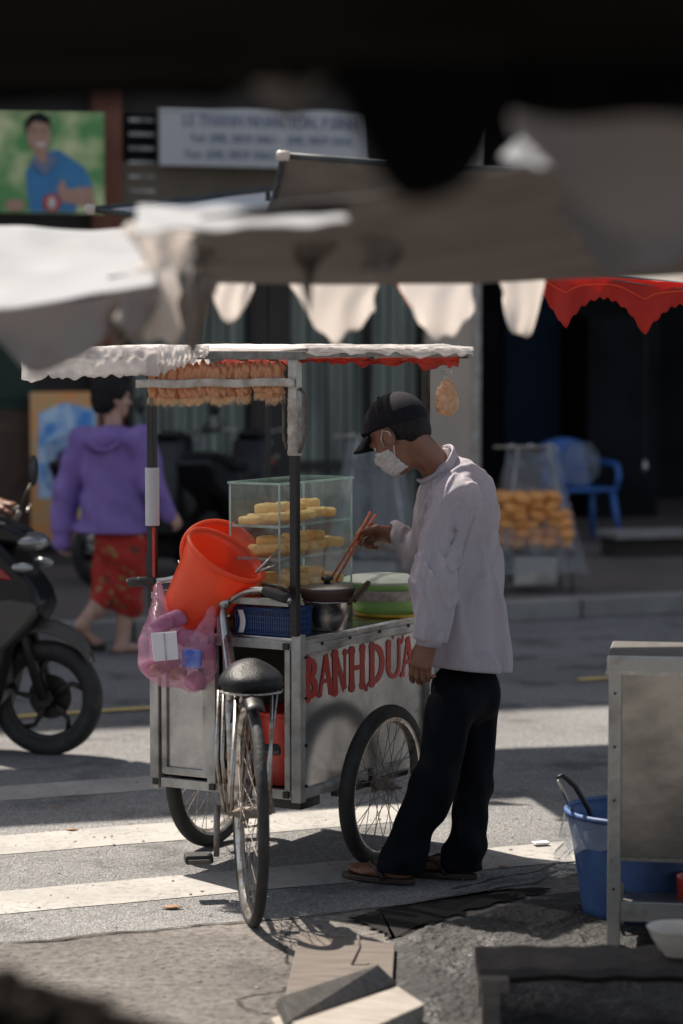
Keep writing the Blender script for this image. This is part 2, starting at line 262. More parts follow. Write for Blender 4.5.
# ------------------------------------------------------------------ mesh builder
class MB:
    def __init__(s): s.v = []; s.f = []
    def add(s, vs, fs, mtx=None):
        b = len(s.v)
        for p in vs:
            p = Vector(p)
            s.v.append(mtx @ p if mtx else p)
        s.f += [tuple(i+b for i in f) for f in fs]; return s
    def box(s, c, d, rot=None, mtx=None):
        x, y, z = d[0]/2, d[1]/2, d[2]/2
        vs = [Vector((a*x, b*y, e*z)) for a in (-1, 1) for b in (-1, 1) for e in (-1, 1)]
        if rot is not None: vs = [rot @ p for p in vs]
        vs = [p+Vector(c) for p in vs]
        return s.add(vs, [(0, 1, 3, 2), (4, 6, 7, 5), (0, 4, 5, 1), (2, 3, 7, 6), (0, 2, 6, 4), (1, 5, 7, 3)], mtx)
    def bar(s, a, b, wd, ht, up=(0, 0, 1)):
        a = Vector(a); b = Vector(b); d = (b-a); l = d.length; d.normalize()
        u = Vector(up); sd = d.cross(u)
        if sd.length < 1e-3: sd = d.cross(Vector((1, 0, 0)))
        sd.normalize(); u = sd.cross(d)
        m = Matrix((sd, d, u)).transposed()
        return s.box((a+b)/2, (wd, l, ht), m)
    def tube(s, pts, r, n=10, closed=False, caps=True):
        pts = [Vector(p) for p in pts]; k = len(pts)
        rs = r if isinstance(r, (list, tuple)) else [r]*k
        b = len(s.v); prev = None
        for i, p in enumerate(pts):
            if closed: t = pts[(i+1) % k]-pts[i-1]
            else: t = pts[min(i+1, k-1)]-pts[max(i-1, 0)]
            if t.length < 1e-9: t = Vector((0, 0, 1))
            t.normalize()
            if prev is None: u = t.orthogonal().normalized()
            else:
                u = prev-t*prev.dot(t)
                if u.length < 1e-6: u = t.orthogonal()
                u.normalize()
            prev = u; q = t.cross(u)
            for j in range(n):
                a = 2*PI*j/n; s.v.append(p+(u*math.cos(a)+q*math.sin(a))*rs[i])
        for i in range(k if closed else k-1):
            for j in range(n):
                i2 = (i+1) % k
                s.f.append((b+i*n+j, b+i*n+(j+1) % n, b+i2*n+(j+1) % n, b+i2*n+j))
        if caps and not closed:
            s.f.append(tuple(b+j for j in range(n))[::-1]); s.f.append(tuple(b+(k-1)*n+j for j in range(n)))
        return s
    def lathe(s, prof, n=32, mtx=None, wob=0.0):
        b = len(s.v)
        for (r, z) in prof:
            for j in range(n):
                a = 2*PI*j/n; q = 1+wob*math.sin(a*3+z*40)
                p = Vector((r*math.cos(a)*q, r*math.sin(a)*q, z)); s.v.append(mtx @ p if mtx else p)
        for i in range(len(prof)-1):
            for j in range(n):
                s.f.append((b+i*n+j, b+i*n+(j+1) % n, b+(i+1)*n+(j+1) % n, b+(i+1)*n+j))
        if prof[0][0] > 1e-4: pass
        return s
    def prism(s, poly, mtx, h):
        """polygon in local xy, thickness h along local z centred"""
        k = len(poly); vs = [(x, y, -h/2) for x, y in poly]+[(x, y, h/2) for x, y in poly]
        fs = [tuple(range(k))[::-1], tuple(range(k, 2*k))]+[(i, (i+1) % k, k+(i+1) % k, k+i) for i in range(k)]
        return s.add(vs, fs, mtx)
    def grid(s, fn, nu, nv):
        b = len(s.v)
        for i in range(nu+1):
            for j in range(nv+1): s.v.append(Vector(fn(i/nu, j/nv)))
        for i in range(nu):
            for j in range(nv):
                a = b+i*(nv+1)+j; s.f.append((a, a+nv+1, a+nv+2, a+1))
        return s
    def build(s, name, m, parent=None, world=False, smooth=False, bevel=0, thick=0, sub=0, auto=True):
        me = bpy.data.meshes.new(name); me.from_pydata([tuple(p) for p in s.v], [], s.f); me.validate()
        return link(name, me, m, parent, world, smooth, bevel, thick, sub)
def link(name, me, m, parent=None, world=False, smooth=False, bevel=0, thick=0, sub=0):
    bm = bmesh.new(); bm.from_mesh(me); bmesh.ops.recalc_face_normals(bm, faces=bm.faces); bm.to_mesh(me); bm.free()
    o = bpy.data.objects.new(name, me); C.objects.link(o)
    me.materials.append(M[m] if isinstance(m, str) else m)
    if smooth: me.polygons.foreach_set('use_smooth', [True]*len(me.polygons))
    if parent:
        o.parent = parent
        if world: me.transform(mw(parent).inverted())
    else:
        xs = [v.co for v in me.vertices]
        c = Vector(((min(v.x for v in xs)+max(v.x for v in xs))/2, (min(v.y for v in xs)+max(v.y for v in xs))/2, min(v.z for v in xs)))
        me.transform(Matrix.Translation(-c)); o.location = c
    if thick:
        md = o.modifiers.new('thick', 'SOLIDIFY'); md.thickness = thick; md.offset = 0
    if bevel:
        md = o.modifiers.new('bev', 'BEVEL'); md.width = bevel; md.segments = 2; md.limit_method = 'ANGLE'
    if sub:
        md = o.modifiers.new('sub', 'SUBSURF'); md.levels = sub; md.render_levels = sub
    if smooth and (bevel or thick or smooth == 'auto'): me.set_sharp_from_angle(angle=R(40))
    return o
def mw(o):
    m = Matrix.Translation(o.location) @ o.rotation_euler.to_matrix().to_4x4()
    return mw(o.parent) @ m if o.parent else m
def tag(o, label, cat, group=None, kind=None):
    if label: o['label'] = label
    if cat: o['category'] = cat
    if group: o['group'] = group
    if kind: o['kind'] = kind
    return o
def thing(name, label, cat, loc=(0, 0, 0), rz=0, group=None):
    o = bpy.data.objects.new(name, None); C.objects.link(o); o.empty_display_size = 0.1
    o.location = loc; o.rotation_euler = (0, 0, rz); return tag(o, label, cat, group)
def struct(o): o['kind'] = 'structure'; return o
def kids(o): return [c for c in bpy.data.objects if c.parent == o]
def copy_tree(o, parent=None):
    c = o.copy(); C.objects.link(c)
    if parent: c.parent = parent
    for ch in kids(o): copy_tree(ch, c)
    return c
# ------------------------------------------------------------------ implicit surfaces
def cone(P, a, b, ra, rb):
    a = np.array(a, np.float32); b = np.array(b, np.float32); ba = b-a
    t = np.clip(((P-a)@ba)/float(ba@ba+1e-12), 0, 1)
    return np.linalg.norm(P-a-t[..., None]*ba, axis=-1)-(ra+(rb-ra)*t)
def ell(P, c, r, Rm=None):
    q = P-np.array(c, np.float32)
    if Rm is not None: q = q@np.array(Rm, np.float32)          # Rm columns = local axes in world
    r = np.array(r, np.float32); k0 = np.linalg.norm(q/r, axis=-1); k1 = np.linalg.norm(q/(r*r), axis=-1)+1e-9
    return k0*(k0-1)/k1
def rbox(P, c, h, r, Rm=None):
    q = P-np.array(c, np.float32)
    if Rm is not None: q = q@np.array(Rm, np.float32)
    d = np.abs(q)-(np.array(h, np.float32)-r)
    return np.linalg.norm(np.maximum(d, 0), axis=-1)+np.minimum(d.max(-1), 0)-r
def smin(a, b, k):
    h = np.clip(0.5+0.5*(b-a)/k, 0, 1); return b+(a-b)*h-k*h*(1-h)
def smax(a, b, k): return -smin(-a, -b, k)
def plane(P, p, n):
    n = np.array(n, np.float32); n = n/np.linalg.norm(n); return (P-np.array(p, np.float32))@n
def surfnet(f, lo, hi, h):
    lo = np.array(lo, float); hi = np.array(hi, float)
    ax = [np.arange(lo[i], hi[i]+h, h, dtype=np.float32) for i in range(3)]
    P = np.stack(np.meshgrid(*ax, indexing='ij'), -1); D = f(P).astype(np.float32)
    s = D < 0; n = D.shape
    acc = np.zeros((n[0]-1, n[1]-1, n[2]-1, 3), np.float32); cnt = np.zeros(acc.shape[:3], np.float32)
    cs = [(i, j, k) for i in (0, 1) for j in (0, 1) for k in (0, 1)]
    def sl(c): return tuple(slice(c[i], n[i]-1+c[i]) for i in range(3))
    for c in cs:
        for a in range(3):
            if c[a] == 0:
                e = list(c); e[a] = 1; e = tuple(e)
                d0 = D[sl(c)]; d1 = D[sl(e)]; m = (s[sl(c)] != s[sl(e)])
                t = np.where(m, d0/np.where(m, d0-d1, 1), 0)
                pt = np.zeros(acc.shape, np.float32)
                for q in range(3): pt[..., q] = c[q]
                pt[..., a] = t
                acc += pt*m[..., None]; cnt += m
    act = cnt > 0; idx = -np.ones(cnt.shape, np.int64); idx[act] = np.arange(act.sum())
    ii = np.argwhere(act); V = (ii+acc[act]/cnt[act][:, None])*h+lo
    F = []
    for a in range(3):
        b, c = (a+1) % 3, (a+2) % 3
        s0 = [slice(None)]*3; s1 = [slice(None)]*3; s0[a] = slice(0, n[a]-1); s1[a] = slice(1, n[a])
        m = s[tuple(s0)] != s[tuple(s1)]
        e = np.argwhere(m); e = e[(e[:, b] > 0) & (e[:, c] > 0) & (e[:, b] < n[b]-1) & (e[:, c] < n[c]-1)]
        q = []
        for (ob, oc) in ((-1, -1), (0, -1), (0, 0), (-1, 0)):
            x = e.copy(); x[:, b] += ob; x[:, c] += oc; q.append(idx[x[:, 0], x[:, 1], x[:, 2]])
        q = np.stack(q, 1); flip = s[e[:, 0], e[:, 1], e[:, 2]]
        q[~flip] = q[~flip][:, ::-1]; F.append(q)
    return V, np.concatenate(F)
def sdf_mesh(parts, name, m, parent=None, world=True, sm=1):
    """parts: list of (f, lo, hi, h) joined into one mesh"""
    vs = []; fs = []; b = 0
    for (f, lo, hi, h) in parts:
        V, F = surfnet(f, lo, hi, h); vs.append(V); fs.append(F+b); b += len(V)
    V = np.concatenate(vs); F = np.concatenate(fs)
    me = bpy.data.meshes.new(name); me.from_pydata(V.tolist(), [], F.tolist())
    o = link(name, me, m, parent, world, smooth=True)
    if sm:
        md = o.modifiers.new('smooth', 'SMOOTH'); md.factor = 0.5; md.iterations = sm
    return o
def frame(fwd, up):
    f = Vector(fwd).normalized(); u = Vector(up); u = (u-f*u.dot(f)).normalized(); l = u.cross(f)
    return np.array([f, l, u], np.float32).T, f, l, u          # columns
# ================================================================== THE SETTING
def gsheet(name, poly, z, m, cell=None):
    mb = MB(); mb.add([(x, y, z) for x, y in poly], [tuple(range(len(poly)))])
    return struct(mb.build(name, m))
gsheet('ground', [(-150, -60), (150, -60), (150, 200), (-150, 200)], 0, 'asphalt')
def stripe(name, yA, wd, x0, x1, m, sl=0.42, z=0.002):
    # yA = Y at X=-1.03
    n = 40; a = []; b = []
    for i in range(n+1):
        x = x0+(x1-x0)*i/n; y = yA+sl*(x+1.03); j = 0.006
        a.append((x, y-wd/2+random.uniform(-j, j))); b.append((x, y+wd/2+random.uniform(-j, j)))
    return gsheet(name, a+b[::-1], z, m)
for k, (yA, wd, xe) in enumerate(((7.36, .33, 2.2), (8.28, .34, .32), (9.30, .32, .15))):
    stripe('crosswalk_stripe', yA, wd, -4.2, xe, 'zebra')
stripe('lane_line', 11.33, .10, -3.0, -.55, 'yellow_paint', .46, .008)
stripe('lane_line', 11.33, .10, 1.22, 3.0, 'yellow_paint', .46, .008)
# concrete apron in front of the road, with a broken edge
edge = [(-6, 5.3), (-3, 6.2), (-1.6, 6.6), (-.96, 6.79), (-.6, 6.93), (-.22, 7.07), (.1, 7.22), (.4, 7.42), (.73, 7.68), (1.5, 8.15), (3, 8.9), (6, 10.2)]
pts = []
for i in range(len(edge)-1):
    for k in range(12):
        t = k/12; x = edge[i][0]*(1-t)+edge[i+1][0]*t; y = edge[i][1]*(1-t)+edge[i+1][1]*t
        pts.append((x, y+.035*mnoise.noise(Vector((x*5, 1, 3)))+.02*mnoise.noise(Vector((x*17, 5, 3)))))
gsheet('apron', [(6, -4), (-6, -4)]+pts, .016, 'concrete')
crack = MB()
def crackline(ps, w0, z):
    out = []
    for i in range(len(ps)-1):
        a = Vector(ps[i]); b = Vector(ps[i+1]); n = max(3, int((b-a).length/.03))
        for k in range(n): out.append(a.lerp(b, k/n))
    L_ = []; R_ = []
    for i, p in enumerate(out):
        nn = Vector((.03*mnoise.noise(Vector((p.x*9, p.y*9, 2))), .03*mnoise.noise(Vector((p.x*9, p.y*9, 8)))))
        wv = w0*(.35+1.3*abs(mnoise.noise(Vector((p.x*14, p.y*14, 5)))))
        t = (out[min(i+1, len(out)-1)]-out[max(i-1, 0)]).normalized(); q = Vector((-t.y, t.x))
        L_.append(p+nn+q*wv); R_.append(p+nn-q*wv)
    n = len(L_)
    crack.add([(p.x, p.y, z) for p in L_]+[(p.x, p.y, z) for p in R_], [(i, i+1, n+i+1, n+i) for i in range(n-1)])
crackline([(x, y-.02) for x, y in edge[1:-2]], .009, .020)
crackline([(.35, 7.45), (.73, 7.83), (1.2, 8.06), (2, 8.45)], .012, .020)
struct(crack.build('pavement_crack', mat('crackfill', (0.022, 0.020, 0.018), 0.95)))
# rough broken tarmac strip at the kerbside, right
def moundz(x, y):
    f = mnoise.noise(Vector((x*2.2, y*2.2, 0)))*.02+mnoise.noise(Vector((x*9, y*9, 1)))*.012+abs(mnoise.noise(Vector((x*26, y*26, 4))))*.016+mnoise.noise(Vector((x*60, y*60, 4)))*.004
    return f
mb = MB()
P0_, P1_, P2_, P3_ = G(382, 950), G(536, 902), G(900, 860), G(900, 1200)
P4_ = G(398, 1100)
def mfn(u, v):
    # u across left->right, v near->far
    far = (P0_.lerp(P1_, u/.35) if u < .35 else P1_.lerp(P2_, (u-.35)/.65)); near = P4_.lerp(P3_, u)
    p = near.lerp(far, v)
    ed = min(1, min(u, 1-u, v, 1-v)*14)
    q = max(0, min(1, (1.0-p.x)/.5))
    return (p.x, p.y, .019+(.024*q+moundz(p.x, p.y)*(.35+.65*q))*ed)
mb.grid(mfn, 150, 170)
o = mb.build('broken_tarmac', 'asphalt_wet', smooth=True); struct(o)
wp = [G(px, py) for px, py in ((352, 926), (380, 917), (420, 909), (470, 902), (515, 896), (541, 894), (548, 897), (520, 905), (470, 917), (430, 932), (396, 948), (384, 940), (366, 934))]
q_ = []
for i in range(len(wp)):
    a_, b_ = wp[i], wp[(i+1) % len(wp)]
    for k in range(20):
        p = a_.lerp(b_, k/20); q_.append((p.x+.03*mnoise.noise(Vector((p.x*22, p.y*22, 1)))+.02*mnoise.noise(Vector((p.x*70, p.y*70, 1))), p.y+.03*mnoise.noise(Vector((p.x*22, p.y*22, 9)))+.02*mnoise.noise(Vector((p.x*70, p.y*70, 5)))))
mat('gap_shadow_black', (0.004, 0.004, 0.004), 0.7, 0, (0.009, 0.008, 0.008), 12, 8, 0.5, 60, spec=.2)
gsheet('gap_shadow_sheet', q_, .024, 'gap_shadow_black')  # black sheet for the gap, with the cast shadow put into its colour
# small litter / stones on the road
mb = MB()
def pebble(mb, p, r):
    q = Matrix.Translation(p) @ Matrix.Rotation(random.random()*6, 4, 'Z') @ Matrix.Diagonal((r*random.uniform(.8, 1.6), r, r*random.uniform(.4, .8), 1))
    vs = []; 
    for (x, y, z) in [(1, 0, 0), (-1, 0, 0), (0, 1, 0), (0, -1, 0), (0, 0, 1), (.6, .6, .6), (-.6, .6, .5), (.6, -.6, .5), (-.6, -.6, .6)]:
        vs.append(Vector((x, y, z))*random.uniform(.85, 1.1))
    mb.add(vs, [(0, 5, 2), (2, 5, 4), (2, 4, 6), (2, 6, 1), (0, 7, 5), (5, 7, 4), (3, 7, 0), (3, 8, 7), (7, 8, 4), (8, 1, 6), (8, 6, 4), (3, 1, 8)], q)
for k in range(900):
    x = random.uniform(-1.6, 1.8); y = random.uniform(5.9, 9.8)
    pebble(mb, Vector((x, y, .018 if y < 6.9+.5*x else .004)), random.choice((.0022, .003, .004, .006)))
tag(mb.build('gravel', 'concrete_kerb'), 'loose grit scattered over the road and the concrete edge', 'gravel', kind='stuff')
for (px, py, s_) in ((72, 831, .016), (55, 808, .010), (172, 909, .022), (503, 868, .010)):
    p = G(px, py); mb = MB()
    def lf(u, v, p=p, s_=s_): 
        return (p.x+(u-.5)*s_*3, p.y+(v-.5)*s_*1.6*math.sin(PI*min(max(u, .08), .92)), .006+s_*.28*abs(math.sin(u*3.2))*math.sin(v*3))
    mb.grid(lf, 8, 4); o = mb.build('dry_leaf', 'goods_brown', smooth=True, thick=.001)
    tag(o, {72: 'dry brown leaf on the tarmac left of the second white crosswalk stripe', 55: 'dry leaf scrap lying on the second white crosswalk stripe', 172: 'curled brown leaf on the tarmac under the bicycle pedal', 503: 'small dark leaf on the crosswalk stripe behind the vendor\'s heel'}[px], 'leaf', 'fallen leaves on the road')
o = MB().box((G(541, 846).x, G(541, 846).y, .012), (.055, .035, .006), Matrix.Rotation(.3, 3, 'Z')).build('paper_scrap', 'white_card', bevel=.002)
tag(o, 'white paper scrap on the crosswalk right of the vendor', 'paper scrap')
# pavement across the street
def cy(x): return 15.05+.45*(x-1.05)
N_ = 30; xs = [-14+28*i/N_ for i in range(N_+1)]
mb = MB(); mb.add([(x, cy(x)+.15, .125) for x in xs]+[(x, 30, .125) for x in xs], [(i, i+1, N_+2+i, N_+1+i) for i in range(N_)])
struct(mb.build('pavement', 'pave'))
a = math.atan(.45); i = 0; x = -14.0
mb = MB()
while x < 14:
    L_ = .98*math.cos(a); c = Vector((x+L_/2, cy(x+L_/2)+.075, .064))
    mb.box(c, (.985, .16, .13), Matrix.Rotation(a, 3, 'Z')); x += math.cos(a)
struct(mb.build('kerb', 'concrete_kerb', bevel=.012))
# ------------------------------------------------------------------ shop building, in its own frame
BA = math.atan(.30)
bld = thing('shop_building', 'dark shop building across the street with shutters, beige pillar and open shopfront', 'building', (0, 19.2, .125), BA)
bi = mw(bld).inverted()
def FP(px, py, off=0.0):
    """point on the facade (local x, z), off metres behind it"""
    dx = (px-341.5)/FPX; dy = (512-py)/FPX
    d = Vector((dx, math.cos(TH)+dy*math.sin(TH), -math.sin(TH)+dy*math.cos(TH)))
    o_ = bi @ Vector((0, 0, CAMZ)); dl = bi.to_3x3() @ d
    t = (off-o_.y)/dl.y; p = o_+dl*t; return p.x, p.z
def fbox(mb, x0, x1, z0, z1, y0, y1): return mb.box(((x0+x1)/2, (y0+y1)/2, (z0+z1)/2), (x1-x0, y1-y0, z1-z0))
xL, xR = -13, 13
xc0 = FP(424, 300)[0]; xc1 = FP(476, 300)[0]; HT = 13.5
zl = 4.6
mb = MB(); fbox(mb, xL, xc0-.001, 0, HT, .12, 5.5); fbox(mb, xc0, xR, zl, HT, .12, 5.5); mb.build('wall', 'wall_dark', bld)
mb = MB(); fbox(mb, xc0, xc1, 0, zl-.003, -.05, .5); mb.build('pillar', 'wall_beige', bld, bevel=.02)
mb = MB(); fbox(mb, xc1-.05, xc1+.02, 0, zl-.005, -.06, -.052); mb.build('pillar_trim', 'tape', bld)
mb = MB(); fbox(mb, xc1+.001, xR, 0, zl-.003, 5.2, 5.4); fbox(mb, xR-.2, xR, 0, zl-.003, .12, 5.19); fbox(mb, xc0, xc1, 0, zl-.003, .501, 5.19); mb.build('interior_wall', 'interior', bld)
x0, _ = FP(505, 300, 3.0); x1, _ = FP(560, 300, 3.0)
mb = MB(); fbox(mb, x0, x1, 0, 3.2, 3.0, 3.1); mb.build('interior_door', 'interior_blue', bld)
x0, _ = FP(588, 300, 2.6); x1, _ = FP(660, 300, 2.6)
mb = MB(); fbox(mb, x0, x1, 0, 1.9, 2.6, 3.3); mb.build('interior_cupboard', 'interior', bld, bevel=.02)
# brick pillar and pale wall bands
x0, z1 = FP(92, 40); x1, _ = FP(121, 40)
mb = MB(); fbox(mb, x0, x1, 0, z1, -.02, .119); mb.build('brick_pillar', 'wall_brick', bld)
xa, za = FP(121, 236); xb, zb = FP(424, 168)
mb = MB(); fbox(mb, xa+.01, xc0-.01, za, zb, .04, .119); mb.build('lintel', 'wall_tan', bld)
# shutters
def shutter(pa, pb, py0):
    x0, z1 = FP(pa, py0); x1, _ = FP(pb, py0)
    mb = MB(); n = int((x1-x0)/.075); st = (x1-x0)/n
    for i in range(n):
        fbox(mb, x0+i*st+.006, x0+(i+1)*st-.006, .05, z1-.12, .055+.02*(i % 2), .095+.02*(i % 2))
    sh = mb.build('shutter', 'shutter', bld, bevel=.006)
    m2 = MB(); fbox(m2, x0-.03, x1+.03, z1-.115, z1, .0, .118); m2.build('shutter_box', 'wall_dark', sh, bevel=.01) if False else None
    m2 = MB()
    for xx in (x0-.03, x1+.03): fbox(m2, xx-.025, xx+.025, 0, z1-.02, .0, .118)
    m2.build('door_rail', 'black_metal', bld)
    m3 = MB(); fbox(m3, x0+.03, x1-.03, .62, .70, .02, .05); m3.build('shutter_bar', 'black_metal', sh)
shutter(134, 248, 240); shutter(292, 366, 240); shutter(372, 420, 240)
x0, z1 = FP(252, 240); x1, _ = FP(288, 240)
mb = MB(); fbox(mb, x0, x1, 0, z1-.01, -.03, .118); mb.build('door_post', 'wall_dark', bld, bevel=.015)
# louvre window upstairs
x0, z1 = FP(127, 112); x1, z0 = FP(158, 198)
mb = MB(); fbox(mb, x0, x1, z0, z1, .06, .118); wf = mb.build('window', 'interior', bld)
mb = MB()
for k in range(6):
    z = z0+(z1-z0)*(k+.5)/6; fbox(mb, x0+.02, x1-.02, z-.012, z+.012, .03, .058)
mb.build('louvre', 'alu_white', wf)
for xx in (-9, -6, -3, 1, 4, 7, 10):                                   # upper floors
    for zz in (5.6, 8.8, 11.4):
        mb = MB(); fbox(mb, xx, xx+1.3, zz, zz+1.5, .05, .118); wf = mb.build('window', 'interior_blue', bld)
        mb = MB(); fbox(mb, xx-.06, xx+1.36, zz-.08, zz-.002, -.02, .118); mb.build('sill', 'concrete_kerb', wf)
# ------------------------------------------------------------------ sign and posters on the facade
def fthing(name, label, cat, px0, px1, py0, py1, y0, th, m, group=None):
    x0, z1 = FP(px0, py0, y0); x1, z0 = FP(px1, py1, y0)
    c = mw(bld) @ Vector(((x0+x1)/2, y0, z0)); t = thing(name, label, cat, c, BA, group)
    wd, ht = x1-x0, z1-z0
    MB().box((0, 0, ht/2), (wd, th, ht)).build('board', m, t)
    return t, wd, ht
def text(s, size, m, parent, loc, rot=(PI/2, 0, 0), ext=.004, name='lettering', sx=1.0, fit=None):
    cu = bpy.data.curves.new(name, 'FONT'); cu.body = s; cu.size = size; cu.extrude = ext; cu.align_x = 'CENTER'; cu.align_y = 'CENTER'
    o = bpy.data.objects.new(name, cu); C.objects.link(o)
    dg = bpy.context.evaluated_depsgraph_get(); me = bpy.data.meshes.new_from_object(o.evaluated_get(dg)); bpy.data.objects.remove(o); bpy.data.curves.remove(cu)
    xs = [v.co.x for v in me.vertices]; wd = max(xs)-min(xs); k = (fit/wd) if fit else sx
    me.transform(Matrix.Diagonal((k, 1, 1, 1)))
    from mathutils import Euler
    me.transform(Matrix.Translation(loc) @ Euler(rot).to_matrix().to_4x4())
    me.name = name; ob = bpy.data.objects.new(name, me); C.objects.link(ob); me.materials.clear(); me.materials.append(M[m]); ob.parent = parent; return ob
sg, wd, ht = fthing('shop_sign', 'long white shop sign with three lines of blue lettering on the upper wall', 'sign', 159, 368, 106, 170, -.12, .05, 'sign_white')
MB().box((0, .04, ht*.6), (wd*.9, .04, .05)).build('bracket', 'black_metal', sg)
text('LE THANH NHAN TÔN, P.BÌNH', ht*.30, 'sign_text', sg, (.05, -.03, ht*.77), fit=wd*.84)
text('Tel: (08) 3829 5061 - (08) 3829 5062', ht*.20, 'sign_text', sg, (.05, -.03, ht*.47), fit=wd*.78)
text('Fax: (08) 3829 5063', ht*.20, 'sign_text', sg, (-wd*.17, -.03, ht*.2), fit=wd*.42)
ps, wd, ht = fthing('billboard', 'green billboard with a smiling man in a blue polo shirt', 'billboard', -28, 104, 108, 214, -.35, .04, 'poster_green')
x0_, _ = FP(-28, 108, -.35)
def pp(px, py):
    x, z = FP(px, py, -.35); xa, z1 = FP(-28, 108, -.35); xb, z0 = FP(104, 214, -.35); return (x-(xa+xb)/2, z-z0)
def flat(parent, name, pts, m, k, sub=0):
    q = [pp(*p) for p in pts]
    Mx = Matrix.Translation((0, -.024-.004*k, 0)) @ Matrix.Rotation(PI/2, 4, 'X')
    return MB().prism(q, Mx, .003).build(name, m, parent)
def oval(cx_, cy_, rx, ry, n=20): return [(cx_+rx*math.cos(2*PI*i/n), cy_+ry*math.sin(2*PI*i/n)) for i in range(n)]
flat(ps, 'printed_shirt', [(25, 172), (33, 160), (45, 152), (58, 150), (70, 158), (84, 168), (93, 188), (84, 192), (76, 184), (76, 212), (30, 212), (27, 195)], 'poster_blue', 0)
flat(ps, 'printed_arm', [(78, 188), (92, 187), (94, 208), (62, 202), (56, 190), (62, 178), (67, 190)], 'poster_skin', 1)
flat(ps, 'printed_neck', [(34, 148), (46, 148), (47, 160), (42, 168), (36, 160)], 'poster_skin', 1)
flat(ps, 'printed_face', oval(38, 136, 11.5, 17), 'poster_skin', 2)
flat(ps, 'printed_hair', [(25, 134), (24, 122), (30, 114), (40, 112), (49, 118), (50, 130), (46, 124), (34, 121), (29, 126)], 'hair', 3)
flat(ps, 'printed_collar', [(33, 156), (42, 165), (52, 154), (56, 160), (44, 176), (30, 162)], 'sign_text', 4)
for ex in (33, 43): flat(ps, 'printed_eye', oval(ex, 131, 2.2, 1.1), 'hair', 3)
flat(ps, 'printed_smile', oval(40, 145, 5, 1.8), 'poster_white', 3)
flat(ps, 'printed_hand', oval(14, 205, 10, 6), 'poster_skin', 2)
flat(ps, 'printed_pack', oval(51, 203, 9, 9), 'poster_red', 3)
flat(ps, 'printed_pack', oval(51, 203, 4, 6), 'poster_white', 4)
# standee
st, wd, ht = fthing('advert_standee', 'tall blue and orange advertising board standing on the pavement behind the woman', 'advert board', 30, 98, 392, 542, -.9, .03, 'ad_orange')
def sp_(fx, fz): return ((fx-.5)*wd, fz*ht)
def sflat(name, pts, m, k): 
    return MB().prism([sp_(*p) for p in pts], Matrix.Translation((0, -.017-.004*k, 0)) @ Matrix.Rotation(PI/2, 4, 'X'), .003).build(name, m, st)
sflat('blue_panel', [(.10, .30), (.12, .86), (.5, .93), (.97, .88), (.97, .34), (.6, .30)], 'ad_blue', 0)
sflat('pale_panel', [(.22, .36), (.2, .66), (.5, .73), (.8, .66), (.8, .38)], 'ad_pale', 1)
sflat('picture', [(.4, .42), (.36, .60), (.5, .64), (.62, .60), (.6, .42)], 'sign_text', 2)
sflat('cream_patch', [(.45, .04), (.45, .26), (.95, .28), (.95, .06)], 'cake_top', 1)
for xx in (-wd*.4, wd*.4): MB().bar((xx, .02, .0), (xx*.7, .35, ht*.7), .02, .02).build('stay', 'black_metal', st)
# dark green cupboard and crates far left
t, wd, ht = fthing('street_cabinet', 'dark green cabinet at the far left behind the motorbike rider', 'cabinet', -40, 32, 318, 400, -.5, .4, 'dark_green')
t.location.z = t.location.z
MB().box((0, -.205, ht*.5), (wd*.8, .01, ht*.8)).build('door', 'dark_green', t, bevel=.004)
MB().box((0, 0, -.55), (wd*.9, .36, 1.1)).build('pedestal', 'wood_brown', t)
t.location.z = .13; [setattr(c_, 'location', Vector((0, 0, 1.14))) for c_ in kids(t)]
# cord hanging in the open shop
t = thing('hanging_cord', 'thin white pull cord hanging in the dark open shop', 'cord', W(645, 472, 19.8))
MB().tube([W(645, 230, 19.8), W(645.5, 330, 19.8), W(645, 462, 19.8)], .004, 6).build('cord', 'black_metal', t, world=True)
MB().lathe([(0, 0), (.018, .005), (.022, .04), (.012, .09), (0, .1)], 12).build('pull', 'steel_dirty', t, smooth=True)
# blue plastic chair
def plastic_chair():
    p = W(577, 541, 19.9); p.z = .13
    t = thing('plastic_chair', 'blue plastic armchair in the shop doorway with a clear bag on the seat', 'chair', p, 0.35)
    def leg(x, y, sx, sy): return MB().tube([(x+sx*.05, y+sy*.05, 0), (x, y, .42)], [.022, .03], 8).build('leg', 'chair_blue', t, smooth=True)
    for x in (-.22, .22):
        for y in (-.2, .2): leg(x, y, 1 if x > 0 else -1, 1 if y > 0 else -1)
    MB().grid(lambda u, v: ((u-.5)*.5, (v-.5)*.46, .43-.03*math.sin(PI*u)*math.sin(PI*v)), 10, 10).build('seat', 'chair_blue', t, smooth=True, thick=.025)
    MB().grid(lambda u, v: ((u-.5)*(.46-.06*v), .23+.08*v-.04*math.cos((u-.5)*3), .44+.40*v-.05*(2*u-1)**2*v), 12, 10).build('backrest', 'chair_blue', t, smooth=True, thick=.018)
    for s in (-1, 1):
        MB().tube([(s*.25, -.21, .42), (s*.27, -.22, .55), (s*.275, -.17, .63), (s*.27, .0, .645), (s*.25, .2, .64), (s*.22, .27, .68)], .024, 8).build('armrest', 'chair_blue', t, smooth=True)
    return t
pc = plastic_chair()
f = lambda P: ell(P, (0, 0, .17), (.17, .13, .19))+.012*np.sin(P[..., 0]*40+P[..., 2]*22)*np.sin(P[..., 1]*30+3*P[..., 2])
t = sdf_mesh([(f, (-.25, -.2, -.03), (.25, .2, .4), .02)], 'plastic_bag', 'bag_haze', None, True)
t.location = Vector(pc.location)+Vector((.02, .02, .44)); tag(t, 'crumpled clear plastic bag sitting on the blue armchair', 'plastic bag')
